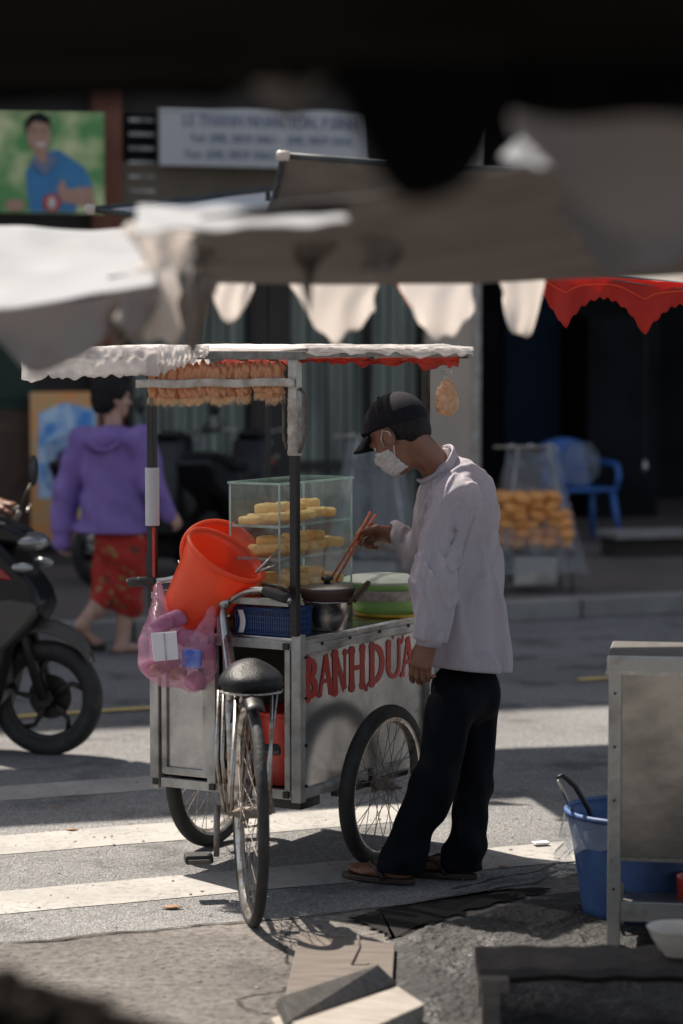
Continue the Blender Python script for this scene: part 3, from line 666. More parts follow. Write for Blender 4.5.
# step / slab in the shop on the right
t = thing('step_slab', 'pale concrete step slab in the dark shopfront at the right', 'step', (W(650, 520, 18.4).x, 18.5, .126), .3)
MB().box((0, 0, .17), (.7, .42, .05)).build('top', 'concrete_kerb', t, bevel=.008)
MB().box((0, .05, .07), (.62, .28, .14)).build('base', 'wall_dark', t)

# ------------------------------------------------------------------ covered snack stalls on the far kerb
def snack_stall(loc, rz, label, breads, hh=.94, group='plastic-covered snack stalls on the far pavement'):
    t = thing('snack_stall', label, 'food stall', loc, rz, group)
    for x in (-.22, .22):
        for y in (-.16, .16): MB().tube([(x*1.05, y*1.05, 0), (x, y, .27)], .010, 8).build('leg', 'alu', t, smooth=True)
    MB().tube([(-.25, -.19, .27), (.25, -.19, .27), (.25, .19, .27), (-.25, .19, .27)], .012, 8, closed=True).build('tray_rim', 'alu', t, smooth=True)
    MB().box((0, 0, .265), (.5, .38, .012)).build('tray', 'steel_dirty', t)
    for s in (-1, 1):
        MB().tube([(s*.22, -.17, .27), (s*.10, 0, hh)], .009, 6).build('support', 'alu_white', t)
    MB().tube([(-.26, 0, hh), (.12, 0, hh)], .010, 6).build('ridge_pole', 'wood_pale', t)
    def cov(u, v):
        a = (u-.5)*2; z = hh+.01-(hh-.12)*abs(a)**.9
        x = (v-.5)*(.34+.30*abs(a)); y = a*.24
        wv = .015*math.sin(v*23+a*3)+.01*math.sin(v*41+2)
        return (x, y+(1 if a > 0 else -1)*wv*abs(a), z+.01*math.sin(v*17))
    MB().grid(cov, 24, 30).build('plastic_cover', 'bag_haze', t, smooth=True)
    MB().box((0, 0, .14), (.30, .22, .20)).build('tin', 'steel_dirty', t, bevel=.01)
    return t
p = W(532, 592, 15.75); p.z = .13
s1 = snack_stall(p, .15, 'wire snack stall under clear plastic, piled with golden bread rolls', True)
p2 = W(374, 585, 15.4); p2.z = .13
s2 = snack_stall(p2, -.1, 'snack stall under cloudy plastic directly behind the glass cake case', False, 1.02)
bun = sdf_mesh([(lambda P: ell(P, (0, 0, .032), (.068, .055, .040)), (-.09, -.07, -.02), (.09, .07, .09), .009)], 'bread_roll', 'bread')
def put(o, loc, rz, label, cat, group, first):
    c = o if first else o.copy()
    if not first: C.objects.link(c)
    c.location = loc; c.rotation_euler = (random.uniform(-.45, .45), random.uniform(-.45, .45), rz); return tag(c, label, cat, group)
k = 0
for lay in range(6):
    for i in range(5 if lay < 4 else 4):
        for j in range(2):
            loc = mw(s1) @ Vector((-.20+i*.10+random.uniform(-.012, .012), -.10+j*.14+random.uniform(-.02, .02), .288+lay*.058))
            put(bun, loc, random.uniform(-1.6, 1.6), 'golden bread roll in the pile under the clear plastic cover', 'bread roll', 'bread rolls piled on the covered stall', k == 0); k += 1
g2 = sdf_mesh([(lambda P: ell(P, (0, 0, .05), (.08, .05, .055))+.008*np.sin(P[..., 0]*60)*np.sin(P[..., 1]*50), (-.1, -.08, -.02), (.1, .08, .13), .01)], 'snack_packet', 'goods_brown')
for i in range(6):
    loc = mw(s2) @ Vector((-.17+(i % 3)*.16, -.08+(i//3)*.15, .282)); put(g2, loc, random.uniform(-1, 1), 'brown snack packet under the cloudy plastic behind the cake case', 'snack packet', 'brown packets on the far stall', i == 0)
# ------------------------------------------------------------------ motorbikes
def scooter(name, label, loc, rz, cols=('scooter_black', 'scooter_grey', 'scooter_red'), group=None, steer=0):
    t = thing(name, label, 'motorbike', loc, rz, group); A, B_, D_ = cols
    Rr = .24
    for k, (x, st_) in enumerate(((0, steer), (-1.22, 0))):
        Mx = Matrix.Translation((x, 0, Rr)) @ Matrix.Rotation(st_, 4, 'Z')
        hub = MB(); hub.tube([Mx @ Vector((0, -.05, 0)), Mx @ Vector((0, .05, 0))], .035, 16); hub.tube([Mx @ Vector((0, .036, 0)), Mx @ Vector((0, .042, 0))], .095, 24)
        wh = hub.build('wheel', 'black_metal', t, smooth='auto', bevel=.002)
        ty = MB(); ty.tube([Mx @ Vector((Rr*.86*math.cos(a_*PI/24), 0, Rr*.86*math.sin(a_*PI/24))) for a_ in range(48)], .038, 14, closed=True); ty.build('tyre', 'rubber', wh, smooth=True)
        rm = MB(); rm.tube([Mx @ Vector((Rr*.72*math.cos(a_*PI/24), 0, Rr*.72*math.sin(a_*PI/24))) for a_ in range(48)], .017, 8, closed=True)
        for q in range(5):
            a0 = q*2*PI/5+.45; pts = []
            for r_, da in ((.03, 0), (.09, .10), (.13, .05), (.172, -.22)):
                pts.append(Mx @ Vector((r_*math.cos(a0+da), 0, r_*math.sin(a0+da))))
            rm.tube(pts, [.016, .013, .011, .012], 8)
        rm.build('rim', 'black_metal', wh, smooth=True)
    for s in (-1, 1): MB().tube([(0, s*.062, Rr), (-.10, s*.062, .56), (-.14, s*.05, .70)], [.022, .02, .016], 10).build('fork', 'black_metal', t, smooth=True)
    # front fender: curved shell over the wheel
    def fen(u, v):
        a_ = R(46)+u*R(112); r_ = .275+.06*math.sin(u*PI)**.8; y = (v-.5)*.13
        return (r_*math.cos(a_)*1.02-.0, y*(1-.35*abs(2*u-1)**2), Rr+r_*math.sin(a_)-.10*(2*v-1)**2*.5)
    MB().grid(fen, 24, 10).build('front_fender', B_, t, smooth=True, thick=.006)
    def shell(name, poly, hw, m, bev=.03, par=t):
        Mx = Matrix.Rotation(PI/2, 4, 'X'); return MB().prism(poly, Mx, hw*2).build(name, m, par, bevel=bev, smooth='auto')
    shell('leg_shield', [(-.30, .95), (-.19, .92), (-.10, .83), (-.01, .71), (.02, .63), (-.03, .55), (-.11, .46), (-.16, .25), (-.22, .11), (-.34, .10), (-.36, .45), (-.33, .9)], .13, A)
    shell('side_panel', [(-.30, .64), (-.12, .67), (.0, .655), (.0, .60), (-.05, .54), (-.13, .46), (-.25, .38), (-.28, .5)], .138, B_, .02)
    shell('red_trim', [(-.30, .84), (-.14, .79), (-.10, .745), (-.19, .75), (-.30, .77)], .142, D_, .01)
    shell('floorboard', [(-.36, .30), (-.30, .26), (-.75, .24), (-.80, .32)], .15, A, .02)
    shell('rear_body', [(-.70, .30), (-.78, .62), (-.95, .72), (-1.45, .86), (-1.62, .84), (-1.5, .66), (-1.2, .55), (-.95, .30)], .13, A, .04)
    shell('seat', [(-.72, .72), (-.70, .79), (-.95, .80), (-1.15, .86), (-1.45, .90), (-1.5, .86), (-1.1, .76)], .13, 'black_vinyl', .03)
    shell('engine', [(-.75, .18), (-.72, .34), (-1.25, .34), (-1.3, .2)], .09, 'steel_dirty', .03)
    MB().tube([(-.8, -.12, .2), (-1.1, -.14, .22), (-1.5, -.15, .34)], [.02, .045, .045], 12).build('exhaust', 'steel_dirty', t, smooth=True)
    # handlebar cover, bars, mirror, lights
    shell('handlebar_cover', [(-.34, .99), (-.22, 1.01), (-.06, .94), (-.06, .88), (-.18, .89), (-.30, .93)], .09, A, .025)
    hb = MB().tube([(-.24, -.33, 1.01), (-.19, -.2, 1.0), (-.15, 0, .96), (-.19, .2, 1.0), (-.24, .33, 1.01)], .012, 10).build('handlebar', 'chrome', t, smooth=True)
    for s in (-1, 1):
        MB().tube([(-.25, s*.36, 1.01), (-.215, s*.24, 1.005)], .018, 12).build('grip', 'rubber', hb, smooth=True)
        MB().tube([(-.18, s*.33, 1.03), (-.16, s*.22, 1.01)], .006, 6).build('brake_lever', 'chrome', hb, smooth=True)
        mr_ = MB().tube([(-.20, s*.22, 1.0), (-.18, s*.26, 1.08), (-.16, s*.30, 1.14)], .006, 8).build('mirror', 'black_metal', t, smooth=True)
        MB().lathe([(0, -.012), (.05, -.010), (.058, 0), (.05, .008), (0, .010)], 20, Matrix.Translation((-.16, s*.31, 1.18)) @ Matrix.Rotation(PI/2, 4, 'Y') @ Matrix.Diagonal((1.2, .8, 1, 1))).build('mirror_glass', 'black_plastic', mr_, smooth=True)
    sdf_o = sdf_mesh([(lambda P: np.maximum(ell(P, (-.06, 0, .90), (.075, .10, .040)), -plane(P, (-.12, 0, 0), (1, 0, 0))), (-.2, -.13, .82), (.08, .13, 1.0), .010)], 'headlight', 'clear_grey', t, False)
    for s in (-1, 1):
        sdf_mesh([(lambda P, s=s: ell(P, (-.06, s*.13, .80), (.05, .02, .022)), (-.14, s*.13-.04, .74), (.01, s*.13+.04, .86), .008)], 'turn_signal', 'clear_grey', t, False)
    return t
pm = G(47, 755)
bikeA = scooter('motorbike', 'black and grey motorbike with five-spoke front wheel, cut off by the left edge', (pm.x, pm.y+.02, 0), R(-12))
for (px, Y, rz, lab) in ((190, 17.3, R(62), 'dark motorbike parked in front of the shutters, directly behind the orange buckets'), (262, 17.6, R(75), 'dark motorbike parked before the shutters, partly behind the glass case')):
    o_ = copy_tree(bikeA); q = W(px, 545, Y); o_.location = (q.x, Y, .126); o_.rotation_euler.z = rz; tag(o_, lab, 'motorbike', 'motorbikes parked by the far shutters')
# ================================================================== THE FOOD CART (cargo tricycle), local: x right, y heading, z up
CZ = -R(30); CO = Vector((-.138, 7.6, 0))
cart = thing('food_cart', 'metal cargo tricycle food cart with cloth roof and red lettering, selling cake', 'food cart', CO, CZ)
ci = mw(cart).inverted()
def CW(px, py, Y): return ci @ W(px, py, Y)         # pixel place -> cart local
def CL(x, y, z): return mw(cart) @ Vector((x, y, z))
LX, LY = -.53, .86; ZB, ZT = .285, .775
# box
MB().box((-.004, LY/2, (ZB+ZT)/2), (.008, LY-.03, ZT-ZB-.03)).build('side_panel', 'panel', cart)
sp = [c for c in kids(cart)][-1]
MB().box((LX+.004, LY/2, (ZB+ZT)/2), (.008, LY-.03, ZT-ZB-.03)).build('side_panel', 'panel', cart)
MB().box((LX/2, LY-.004, (ZB+ZT)/2), (-LX-.04, .008, ZT-ZB-.03)).build('front_panel', 'panel', cart)
MB().box((LX/2, LY/2, ZB-.004), (-LX-.02, LY-.02, .012)).build('floor_panel', 'steel_dirty', cart)
MB().box((LX/2, LY/2, ZT+.010), (-LX+.03, LY+.02, .012)).build('countertop', 'steel', cart, bevel=.003)
MB().box((-.30, LY/2, .53), (.008, LY-.06, ZT-ZB-.06)).build('divider', 'steel_dirty', cart)
fr = MB()
for z in (ZB, ZT-.012):
    h = .03
    fr.box((.004, LY/2, z+.004), (.022, LY+.02, h)); fr.box((LX-.004, LY/2, z+.004), (.022, LY+.02, h))
    fr.box((LX/2, -.006, z+.004), (-LX-.03, .022, h)); fr.box((LX/2, LY+.006, z+.004), (-LX-.03, .022, h))
for (x, y) in ((.006, -.006), (LX-.006, -.006), (.006, LY+.006), (LX-.006, LY+.006)):
    fr.box((x, y, (ZB+ZT)/2+.005), (.034, .034, ZT-ZB+.045))
fr.box((-.315, -.008, (ZB+ZT)/2), (.032, .026, ZT-ZB-.03)); fr.box((-.028, -.010, (ZB+ZT)/2), (.020, .02, ZT-ZB-.03))
fo = fr.build('box_frame', 'alu_white', cart, bevel=.002)
bo = MB()
for z in (.32, .45, .6, .73):
    for (x, y) in ((.024, .006), (.024, LY-.02)): bo.tube([(x, y, z), (x+.006, y, z)], .005, 8)
for y in (.12, .30, .5, .7): bo.tube([(.015, y, ZT-.012), (.022, y, ZT-.012)], .006, 8)
for x in (LX+.0, -.31, -.03): bo.box((x, -.024, ZB+.006), (.02, .008, .02)); bo.box((x, -.024, ZT-.01), (.02, .008, .02))
bo.build('rivet', 'black_metal', fo)
dr = MB().box((-.42, -.004, .53), (.178, .008, ZT-ZB-.06)).build('door', 'panel', cart)
d2 = MB()
for (c, d) in (((-.42, -.013, .33), (.178, .012, .022)), ((-.42, -.013, .735), (.178, .012, .022)), ((-.500, -.013, .53), (.02, .011, .382)), ((-.340, -.013, .53), (.02, .011, .382))): d2.box(c, d)
d2.build('door_frame', 'alu_white', dr, bevel=.002)
MB().box((-.348, -.030, .64), (.010, .02, .07)).build('handle', 'black_metal', dr, bevel=.002)
# dented trim strip along the right side
MB().grid(lambda u, v: (.0175+.002*math.sin(u*30), .0+u*LY, ZT-.008-.030*v+.003*math.sin(u*22)*v), 40, 4).build('edge_trim', 'alu_white', cart, thick=.002, smooth=True)
# --- red brush lettering, built from strokes with blobby serifs
def letters(parent, x, z0, H):
    mb = MB(); lay = [0]
    def pl(pts2):      # polygon in (y, z)
        lay[0] += 1; xx = x+.0006+.00025*(lay[0] % 7)
        k = len(pts2); mb.add([(xx, a_, b_) for a_, b_ in pts2]+[(xx+.0008, a_, b_) for a_, b_ in pts2],
               [tuple(range(k)), tuple(range(k, 2*k))[::-1]]+[(i, (i+1) % k, k+(i+1) % k, k+i) for i in range(k)])
    def st(a_, b_, wa, wb=None):
        wb = wb or wa; a_ = Vector(a_); b_ = Vector(b_); d = (b_-a_).normalized(); q = Vector((-d.y, d.x)); m_ = (a_+b_)/2
        wm = (wa+wb)/2*.86
        pl([a_+q*wa/2, m_+q*wm/2, b_+q*wb/2, b_-q*wb/2, m_-q*wm/2, a_-q*wa/2])
    def blob(c, r, sy=1.0):
        pl([(c[0]+r*math.cos(t*PI/7)*random.uniform(.93, 1.06), c[1]+r*sy*math.sin(t*PI/7)*random.uniform(.93, 1.06)) for t in range(14)])
    def arc(c, ra, rb, a0, a1, wa, wb, n=9):
        P_ = [];Q_ = []
        for i in range(n+1):
            t = i/n; a_ = R(a0+(a1-a0)*t); wq = wa+(wb-wa)*math.sin(PI*t)
            P_.append((c[0]+(ra+wq/2)*math.cos(a_), c[1]+(rb+wq/2)*math.sin(a_))); Q_.append((c[0]+(ra-wq/2)*math.cos(a_), c[1]+(rb-wq/2)*math.sin(a_)))
        pl(P_+Q_[::-1])
    zt = z0+H; t_ = .035; s_ = .018
    def stem(y, dz=0, lo=z0, hi=zt): st((y, lo), (y, hi), t_); blob((y, lo+.004), s_*1.15, .8); blob((y, hi-.004), s_*1.15, .8)
    # B
    y = .058; stem(y); arc((y+.012, z0+H*.74), .030, H*.20, -90, 90, .014, .030); arc((y+.012, z0+H*.27), .036, H*.21, -90, 90, .014, .032)
    # A
    y = .134; st((y, z0+.004), (y+.040, zt), .019); st((y+.038, zt), (y+.074, z0+.004), .030); st((y+.015, z0+H*.36), (y+.060, z0+H*.36), .016)
    blob((y-.002, z0+.006), .017, .6); blob((y+.076, z0+.006), .019, .6)
    # N
    y = .232; stem(y); st((y, zt), (y+.066, z0+.004), .030); st((y+.066, z0+.01), (y+.066, zt), .016); blob((y+.066, zt-.004), .016, .7); blob((y-.010, zt-.004), .014, .7)
    # H
    y = .342; stem(y); stem(y+.072); st((y, z0+H*.52), (y+.072, z0+H*.50), .018)
    blob((y+.098, z0-.010), .010, 1.2)
    # D
    y = .478; stem(y); blob((y-.016, z0+.002), .014, .6); arc((y+.010, z0+H*.5), .060, H*.45, -90, 90, .016, .034)
    # U with horn and accent
    y = .592; st((y, z0+H*.25), (y, zt), t_); blob((y, zt-.004), .0165, .7); arc((y+.036, z0+H*.30), .036, H*.24, 180, 360, .022, .016); st((y+.074, z0+H*.3), (y+.074, zt), .018); blob((y+.074, zt-.004), .014, .7)
    arc((y+.088, zt+.004), .014, .018, -90, 60, .010, .012, 6); st((y+.026, zt+.010), (y+.052, zt+.036), .015, .010)
    # A
    y = .692; st((y, z0+.004), (y+.036, zt), .016); st((y+.034, zt), (y+.070, z0+.004), .030); st((y+.014, z0+H*.36), (y+.055, z0+H*.36), .016)
    blob((y-.002, z0+.006), .016, .6); blob((y+.072, z0+.006), .018, .6)
    return mb.build('lettering', 'red_paint', parent)
letters(sp, .0, .588, .130)
# bicycle-side roof posts
def post(x, y, z0, z1, w_=.026, m='black_metal', rnd=False):
    return MB().bar((x, y, z0), (x, y, z1), w_, w_, (0, 1, 0)).build('roof_post', m, cart, bevel=.003)
ZR = 1.675
p1 = post(.008, -.03, .80, ZR); MB().bar((.008, -.03, 1.44), (.008, -.03, ZR-.002), .034, .034, (0, 1, 0)).build('sleeve', 'steel_dirty', p1, bevel=.003)
tw = MB(); tw.lathe([(.0225+.0012*math.sin(i*1.9)+.0012*random.random(), 1.37+i*.0105) for i in range(18)], 16, Matrix.Translation((.008, -.03, 0))); tw.build('tape_wrap', 'tape', p1, smooth=True)
MB().tube([(.03, -.035, 1.58), (.052, -.04, 1.56), (.055, -.04, 1.45), (.040, -.04, 1.40), (.03, -.04, 1.38)], .006, 8).build('rubber_band', 'wood', p1, smooth=True)
MB().tube([(-.02, -.035, 1.60), (-.028, -.04, 1.56), (-.026, -.04, 1.42), (-.015, -.04, 1.39)], .005, 8).build('rubber_band', 'wood', p1, smooth=True)
p2_ = post(LX-.01, -.02, .80, ZR)
MB().lathe([(.0235+.0002*math.sin(i*2.3), 1.13+i*.0105) for i in range(19)], 16, Matrix.Translation((LX-.01, -.02, 0))).build('pipe_sleeve', 'sign_white', p2_, smooth=True)
MB().bar((LX+.006, -.036, .85), (LX+.006, -.036, 1.125), .008, .006, (0, 1, 0)).build('red_strip', 'red_paint', p2_)
post(.0, LY+.0, .80, ZR, .022); post(LX, LY+.0, .80, ZR, .022)
# upper rail
rl = MB(); zr = .905
rl.bar((LX-.0, -.035, zr), (-.008, -.035, zr), .022, .022); rl.bar((LX, -.03, zr), (LX, .30, zr), .018, .018)
for x in (LX+.01, -.27): rl.bar((x, -.035, .785), (x, -.035, zr-.012), .016, .016, (0, 1, 0))
rl.build('rail', 'alu_white', cart, bevel=.002)
# roof
rf = MB(); X0, X1, Y0, Y1 = -1.00, .060, -.055, 1.07
for y in (Y0, .4, Y1): rf.bar((X0+.02, y, ZR+.008), (X1, y, ZR+.008), .022, .026)
for x in (X0+.03, LX, 0, X1-.012): rf.bar((x, Y0+.012, ZR+.012), (x, Y1-.012, ZR+.012), .02, .02)
rfo = rf.build('roof_frame', 'alu', cart, bevel=.002)
def roofz(x, y):
    return ZR+.034+.006*mnoise.noise(Vector((x*6, y*6, 0)))+.0025*mnoise.noise(Vector((x*21, y*21, 7)))-.022*max(0, (-.55-x))
def roof(u, v):
    x = X0-.02+(X1+.012-X0+.02)*u; y = Y0-.012+(Y1-Y0+.024)*v
    return (x, y, roofz(x, y)+(.006 if .02 < u < .98 and .02 < v < .98 else -.004))
MB().grid(roof, 110, 80).build('roof_cover', 'roof_cloth', cart, smooth=True, thick=.003)
def skirt(p, q, h0, h1, seed, m, name, out=.006, amp=.005, nu=90):
    p = Vector(p); q = Vector(q); d = (q-p); n = Vector((d.y, -d.x, 0)).normalized()
    def f(u, v):
        b = p.lerp(q, u); h = h0+(h1-h0)*u+.018*mnoise.noise(Vector((u*7, seed, 0)))+.012*mnoise.noise(Vector((u*19, seed, 3)))
        o_ = out+amp*v*(math.sin(u*24+seed)+.6*math.sin(u*57+seed*2))+.008*mnoise.noise(Vector((u*20, v*5, seed)))
        return b+n*o_+Vector((0, 0, -h*v))
    return MB().grid(f, nu, 10).build(name, m, cart, smooth=True, thick=.002)
skirt((X0-.02, Y0-.015, ZR+.033), (-.47, Y0-.015, ZR+.04), .105, .095, 1.0, 'roof_cloth', 'roof_skirt')
skirt((-.47, Y0-.018, ZR+.042), (-.28, Y0-.016, ZR+.04), .10, .03, 3.3, 'roof_cloth', 'roof_skirt')
skirt((X0-.02, Y1, ZR+.02), (X0-.02, Y0, ZR+.02), .09, .07, 2.0, 'roof_cloth', 'roof_skirt')
skirt((X1+.01, Y0, ZR+.036), (X1+.01, Y1, ZR+.036), .022, .030, 5.0, 'roof_cloth', 'roof_hem', .004, .003)
skirt((X1-.03, Y0+.03, ZR+.0), (X1-.03, Y1-.02, ZR+.0), .014, .034, 6.0, 'roof_red', 'roof_lining', .002, .006)
MB().grid(lambda u, v: (-.28+.26*u, Y0+.02+v*.11, ZR-.008-.03*math.sin(u*7)**2*(1-v)-.01*math.sin(v*9)), 20, 20).build('roof_lining', 'roof_red', cart, smooth=True, thick=.002)
# --- wheels
def wheel(parent, Mx, Rr, tr, ns, name='wheel', axw=.05):
    def T(x, y, z): return Mx @ Vector((x, y, z))
    hb = MB(); hb.tube([T(-axw, 0, 0), T(-.028, 0, 0), T(.028, 0, 0), T(axw, 0, 0)], [.008, .018, .018, .008], 14)
    for s in (-1, 1): hb.tube([T(s*.026, 0, 0), T(s*.031, 0, 0)], .030, 18)
    hb.tube([T(-axw-.02, 0, 0), T(axw+.02, 0, 0)], .005, 8)
    o_ = hb.build(name, 'rust', parent, smooth='auto', bevel=.0008)
    def ring(r, q, n=72): return [T(0, r*math.cos(2*PI*i/n), r*math.sin(2*PI*i/n)) for i in range(n)]
    MB().tube(ring(Rr-tr, 0), tr, 16, closed=True).build('tyre', 'rubber', o_, smooth=True)
    prof = MB(); n = 72; rr = Rr-2*tr+.004; b_ = []
    for i in range(n):
        a_ = 2*PI*i/n; c_, s_ = math.cos(a_), math.sin(a_)
        for (x, r_) in ((-tr*.8, rr+.010), (-tr*.6, rr-.004), (0, rr-.012), (tr*.6, rr-.004), (tr*.8, rr+.010)): b_.append(T(x, r_*c_, r_*s_))
    prof.add(b_, [(i*5+j, ((i+1) % n)*5+j, ((i+1) % n)*5+j+1, i*5+j+1) for i in range(n) for j in range(4)])
    prof.build('rim', 'chrome', o_, smooth=True, thick=.002)
    sp_b = MB()
    for i in range(ns):
        a_ = 2*PI*i/ns; s = 1 if i % 2 else -1; da = (1 if (i//2) % 2 else -1)*R(62)
        sp_b.tube([T(s*.027, .026*math.cos(a_+da), .026*math.sin(a_+da)), T(s*.003, (rr-.008)*math.cos(a_), (rr-.008)*math.sin(a_))], .0013, 5, caps=False)
    sp_b.build('spokes', 'rust', o_)
    return o_
wheel(cart, Matrix.Translation((.090, .395, .268)) @ Matrix.Rotation(R(3), 4, 'Y'), .268, .026, 36)
wheel(cart, Matrix.Translation((-.575, .385, .268)), .268, .026, 36)
ax = MB(); ax.tube([(-.60, .39, .268), (.11, .39, .268)], .011, 10)
for x in (-.545, .045): ax.bar((x, .39, .27), (x, .39, .32), .02, .006); ax.bar((x, .15, ZB-.012), (x, .63, ZB-.012), .024, .014)
ax.build('axle', 'black_metal', cart)
# --- rear bicycle half
hub = ci @ W(250, 816, 7.06); hub.z = .338
hd = Vector((-math.sin(R(9)), math.cos(R(9)), 0)); hdl = ci.to_3x3() @ hd; lt = Vector((0, 0, 1)).cross(hdl)        # left of bike
ang = math.atan2(hdl.y, hdl.x)-PI/2
BM = Matrix.Translation((hub.x, hub.y, 0)) @ Matrix.Rotation(ang, 4, 'Z')
def B(x, y, z): return BM @ Vector((x, y, z))            # bike local: y forward, x right
wheel(cart, BM @ Matrix.Translation((0, 0, .338)), .338, .0175, 36, axw=.055)
bf = MB()
st_top = (.0, .12, .745); bb = (0.0, .43, .285); head = (0.0, .62, .80)
bf.tube([B(0, .10, .70), B(0, .20, .60), B(*bb)], .0145, 12)                           # seat tube
bf.tube([B(*bb), B(0, .50, .5), B(*head)], .016, 12)                                   # down tube
bf.tube([B(0, .19, .62), B(0, .45, .70), B(*head)], .013, 12)                          # top tube
for s in (-1, 1):
    bf.tube([B(s*.028, .40, .285), B(s*.045, .30, .31), B(s*.060, 0, .338)], .009, 10)  # chain stays
    bf.tube([B(s*.020, .17, .66), B(s*.058, .0, .338)], .008, 10)                       # seat stays
bf.tube([B(-.034, .43, .285), B(.034, .43, .285)], .02, 14)
bfo = bf.build('bike_frame', 'chrome', cart, smooth=True)
MB().tube([B(-.088, .03, .70), B(-.10, .0, .5), B(-.075, 0, .34)], .0055, 8).build('seat_stay', 'chrome', cart, smooth=True)
MB().tube([B(-.070, .06, .70), B(-.080, .02, .5), B(-.066, 0, .34)], .0055, 8).build('seat_stay', 'chrome', cart, smooth=True)
MB().tube([B(.09, .06, .70), B(.055, .02, .45), B(.068, 0, .34)], .005, 8).build('seat_stay', 'chrome', cart, smooth=True)
MB().tube([B(.072, .05, .70), B(.066, .03, .5), B(.060, 0, .34)], .005, 8).build('seat_stay', 'chrome', cart, smooth=True)
MB().tube([B(.01, .1, .71), B(.025, .09, .66)], .008, 8).build('seat_clamp', 'black_metal', cart)
# fender stub in front of wheel top
def fen(u, v):
    a_ = R(40+u*75); r_ = .365; return B((v-.5)*.055, r_*math.cos(a_), .338+r_*math.sin(a_)-.012*(2*v-1)**2)
MB().grid(fen, 14, 6).build('mudguard', 'black_metal', cart, smooth=True, thick=.002)
# saddle
SC = B(0.004, .085, .735); Rs = np.array([[*(BM.to_3x3() @ Vector(v))] for v in ((1, 0, 0), (0, 1, 0), (0, 0, 1))], np.float32).T
def sad(P):
    a_ = ell(P, B(.008, .03, .722), (.096, .10, .046), Rs); b_ = cone(P, B(.008, .06, .727), B(.008, .24, .730), .055, .022)
    d = smin(a_, b_, .06); d = smax(d, -plane(P, B(0, 0, .694), (0, 0, 1)), .012); return d+.0015*np.sin(P[..., 0]*70)*np.sin(P[..., 1]*60)
SB = B(0, .08, .76)
sdf_mesh([(sad, (SB.x-.26, SB.y-.26, .66), (SB.x+.26, SB.y+.26, .80), .007)], 'saddle', 'black_vinyl', cart, False, 2)
sdl = kids(cart)[-1]
MB().tube([B(.008+.092*math.cos(t*PI/10+PI), .03+.095*math.sin(t*PI/10+PI), .696) for t in range(11)], .004, 8).build('saddle_rail', 'chrome', sdl, smooth=True)
# crank + pedals + chain
ck = MB(); ck.tube([B(.045, .43, .285), B(-.052, .43, .285)], .011, 10); ck.tube([B(-.052, .43, .285), B(-.058, .395, .125)], [.011, .009], 10); ck.tube([B(.048, .43, .285), B(.054, .465, .445)], [.011, .009], 10)
cko = ck.build('crank', 'rust', cart, smooth=True)
ch = MB(); ch.tube([B(.036, .43+.075*math.cos(2*PI*i/36), .285+.075*math.sin(2*PI*i/36)) for i in range(36)], .004, 6, closed=True)
for i in range(5): a_ = 2*PI*i/5; ch.tube([B(.036, .43, .285), B(.036, .43+.072*math.cos(a_), .285+.072*math.sin(a_))], .005, 6)
ch.build('chainring', 'rust', cko)
chn = MB(); chn.tube([B(.036, .43, .362), B(.036, 0, .378), B(.036, -.04, .338), B(.036, 0, .298), B(.036, .43, .209)], .004, 6); chn.build('chain', 'black_metal', cart)
for (x, y, z) in ((-.115, .385, .125), (.108, .47, .445)):
    q = MB(); q.box(B(x, y, z), (.088, .062, .030), BM.to_3x3()); po = q.build('pedal', 'rubber', cko, bevel=.008)
    q = MB(); q.box(B(x, y-.034, z-.004), (.07, .006, .012), BM.to_3x3()); q.build('reflector', 'wood', po, bevel=.002)
# handlebar and stem
hp = [CW(*a_) for a_ in ((150, 581, 7.84), (165, 580, 7.82), (184, 577, 7.78), (200, 585, 7.74), (213, 598, 7.71), (224, 603, 7.69), (236, 596, 7.66), (248, 591, 7.62), (262, 590, 7.58), (272, 594, 7.55), (290, 601, 7.51))]
def smooth_pts(P, n=5):
    out = []
    for i in range(len(P)-1):
        a0 = P[max(i-1, 0)]; a1 = P[i]; a2 = P[i+1]; a3 = P[min(i+2, len(P)-1)]
        for k in range(n):
            t = k/n; out.append(.5*((2*a1)+(a2-a0)*t+(2*a0-5*a1+4*a2-a3)*t*t+(-a0+3*a1-3*a2+a3)*t**3))
    return out+[P[-1]]
hbo = MB().tube(smooth_pts(hp), .0105, 12).build('handlebar', 'steel', cart, smooth=True)
MB().tube([CW(128, 583, 7.87), CW(132, 582, 7.865), CW(153, 581, 7.835), CW(157, 581, 7.83)], [.014, .017, .0155, .013], 12).build('grip', 'rubber', hbo, smooth=True)
MB().tube([CW(264, 590, 7.57), CW(268, 592, 7.56), CW(284, 598, 7.52), CW(289, 600, 7.51)], [.013, .018, .016, .013], 12).build('grip', 'rubber', hbo, smooth=True)
MB().tube([CW(262, 584, 7.60), CW(276, 586, 7.56), CW(290, 592, 7.53)], .006, 8).build('brake_lever', 'black_metal', hbo, smooth=True)
MB().tube([CW(222, 597, 7.69), CW(223, 620, 7.67), CW(228, 668, 7.62), CW(231, 700, 7.57)], [.013, .013, .014, .014], 12).build('stem', 'steel', cart, smooth=True)
MB().tube([CW(218, 602, 7.68), CW(229, 603, 7.67)], .018, 12).build('stem_clamp', 'steel_dirty', cart, smooth=True)
MB().tube([CW(157, 592, 7.82), CW(163, 597, 7.81), CW(180, 594, 7.80), CW(176, 588, 7.80)], .004, 8).build('brake_cable', 'wood', cart, smooth=True)
bk = MB(); bk.bar(B(0, .62, .80), (-.30, .02, .80), .02, .03); bk.bar(B(0, .62, .80), B(0, .62, .50), .02, .02); bk.bar(B(0, .62, .5), (-.30, .03, .48), .02, .03); bk.build('pivot_bracket', 'black_metal', cart)
MB().box((-.08, .08, ZB-.03), (.16, .12, .035)).build('foot_bracket', 'black_metal', cart, bevel=.004)

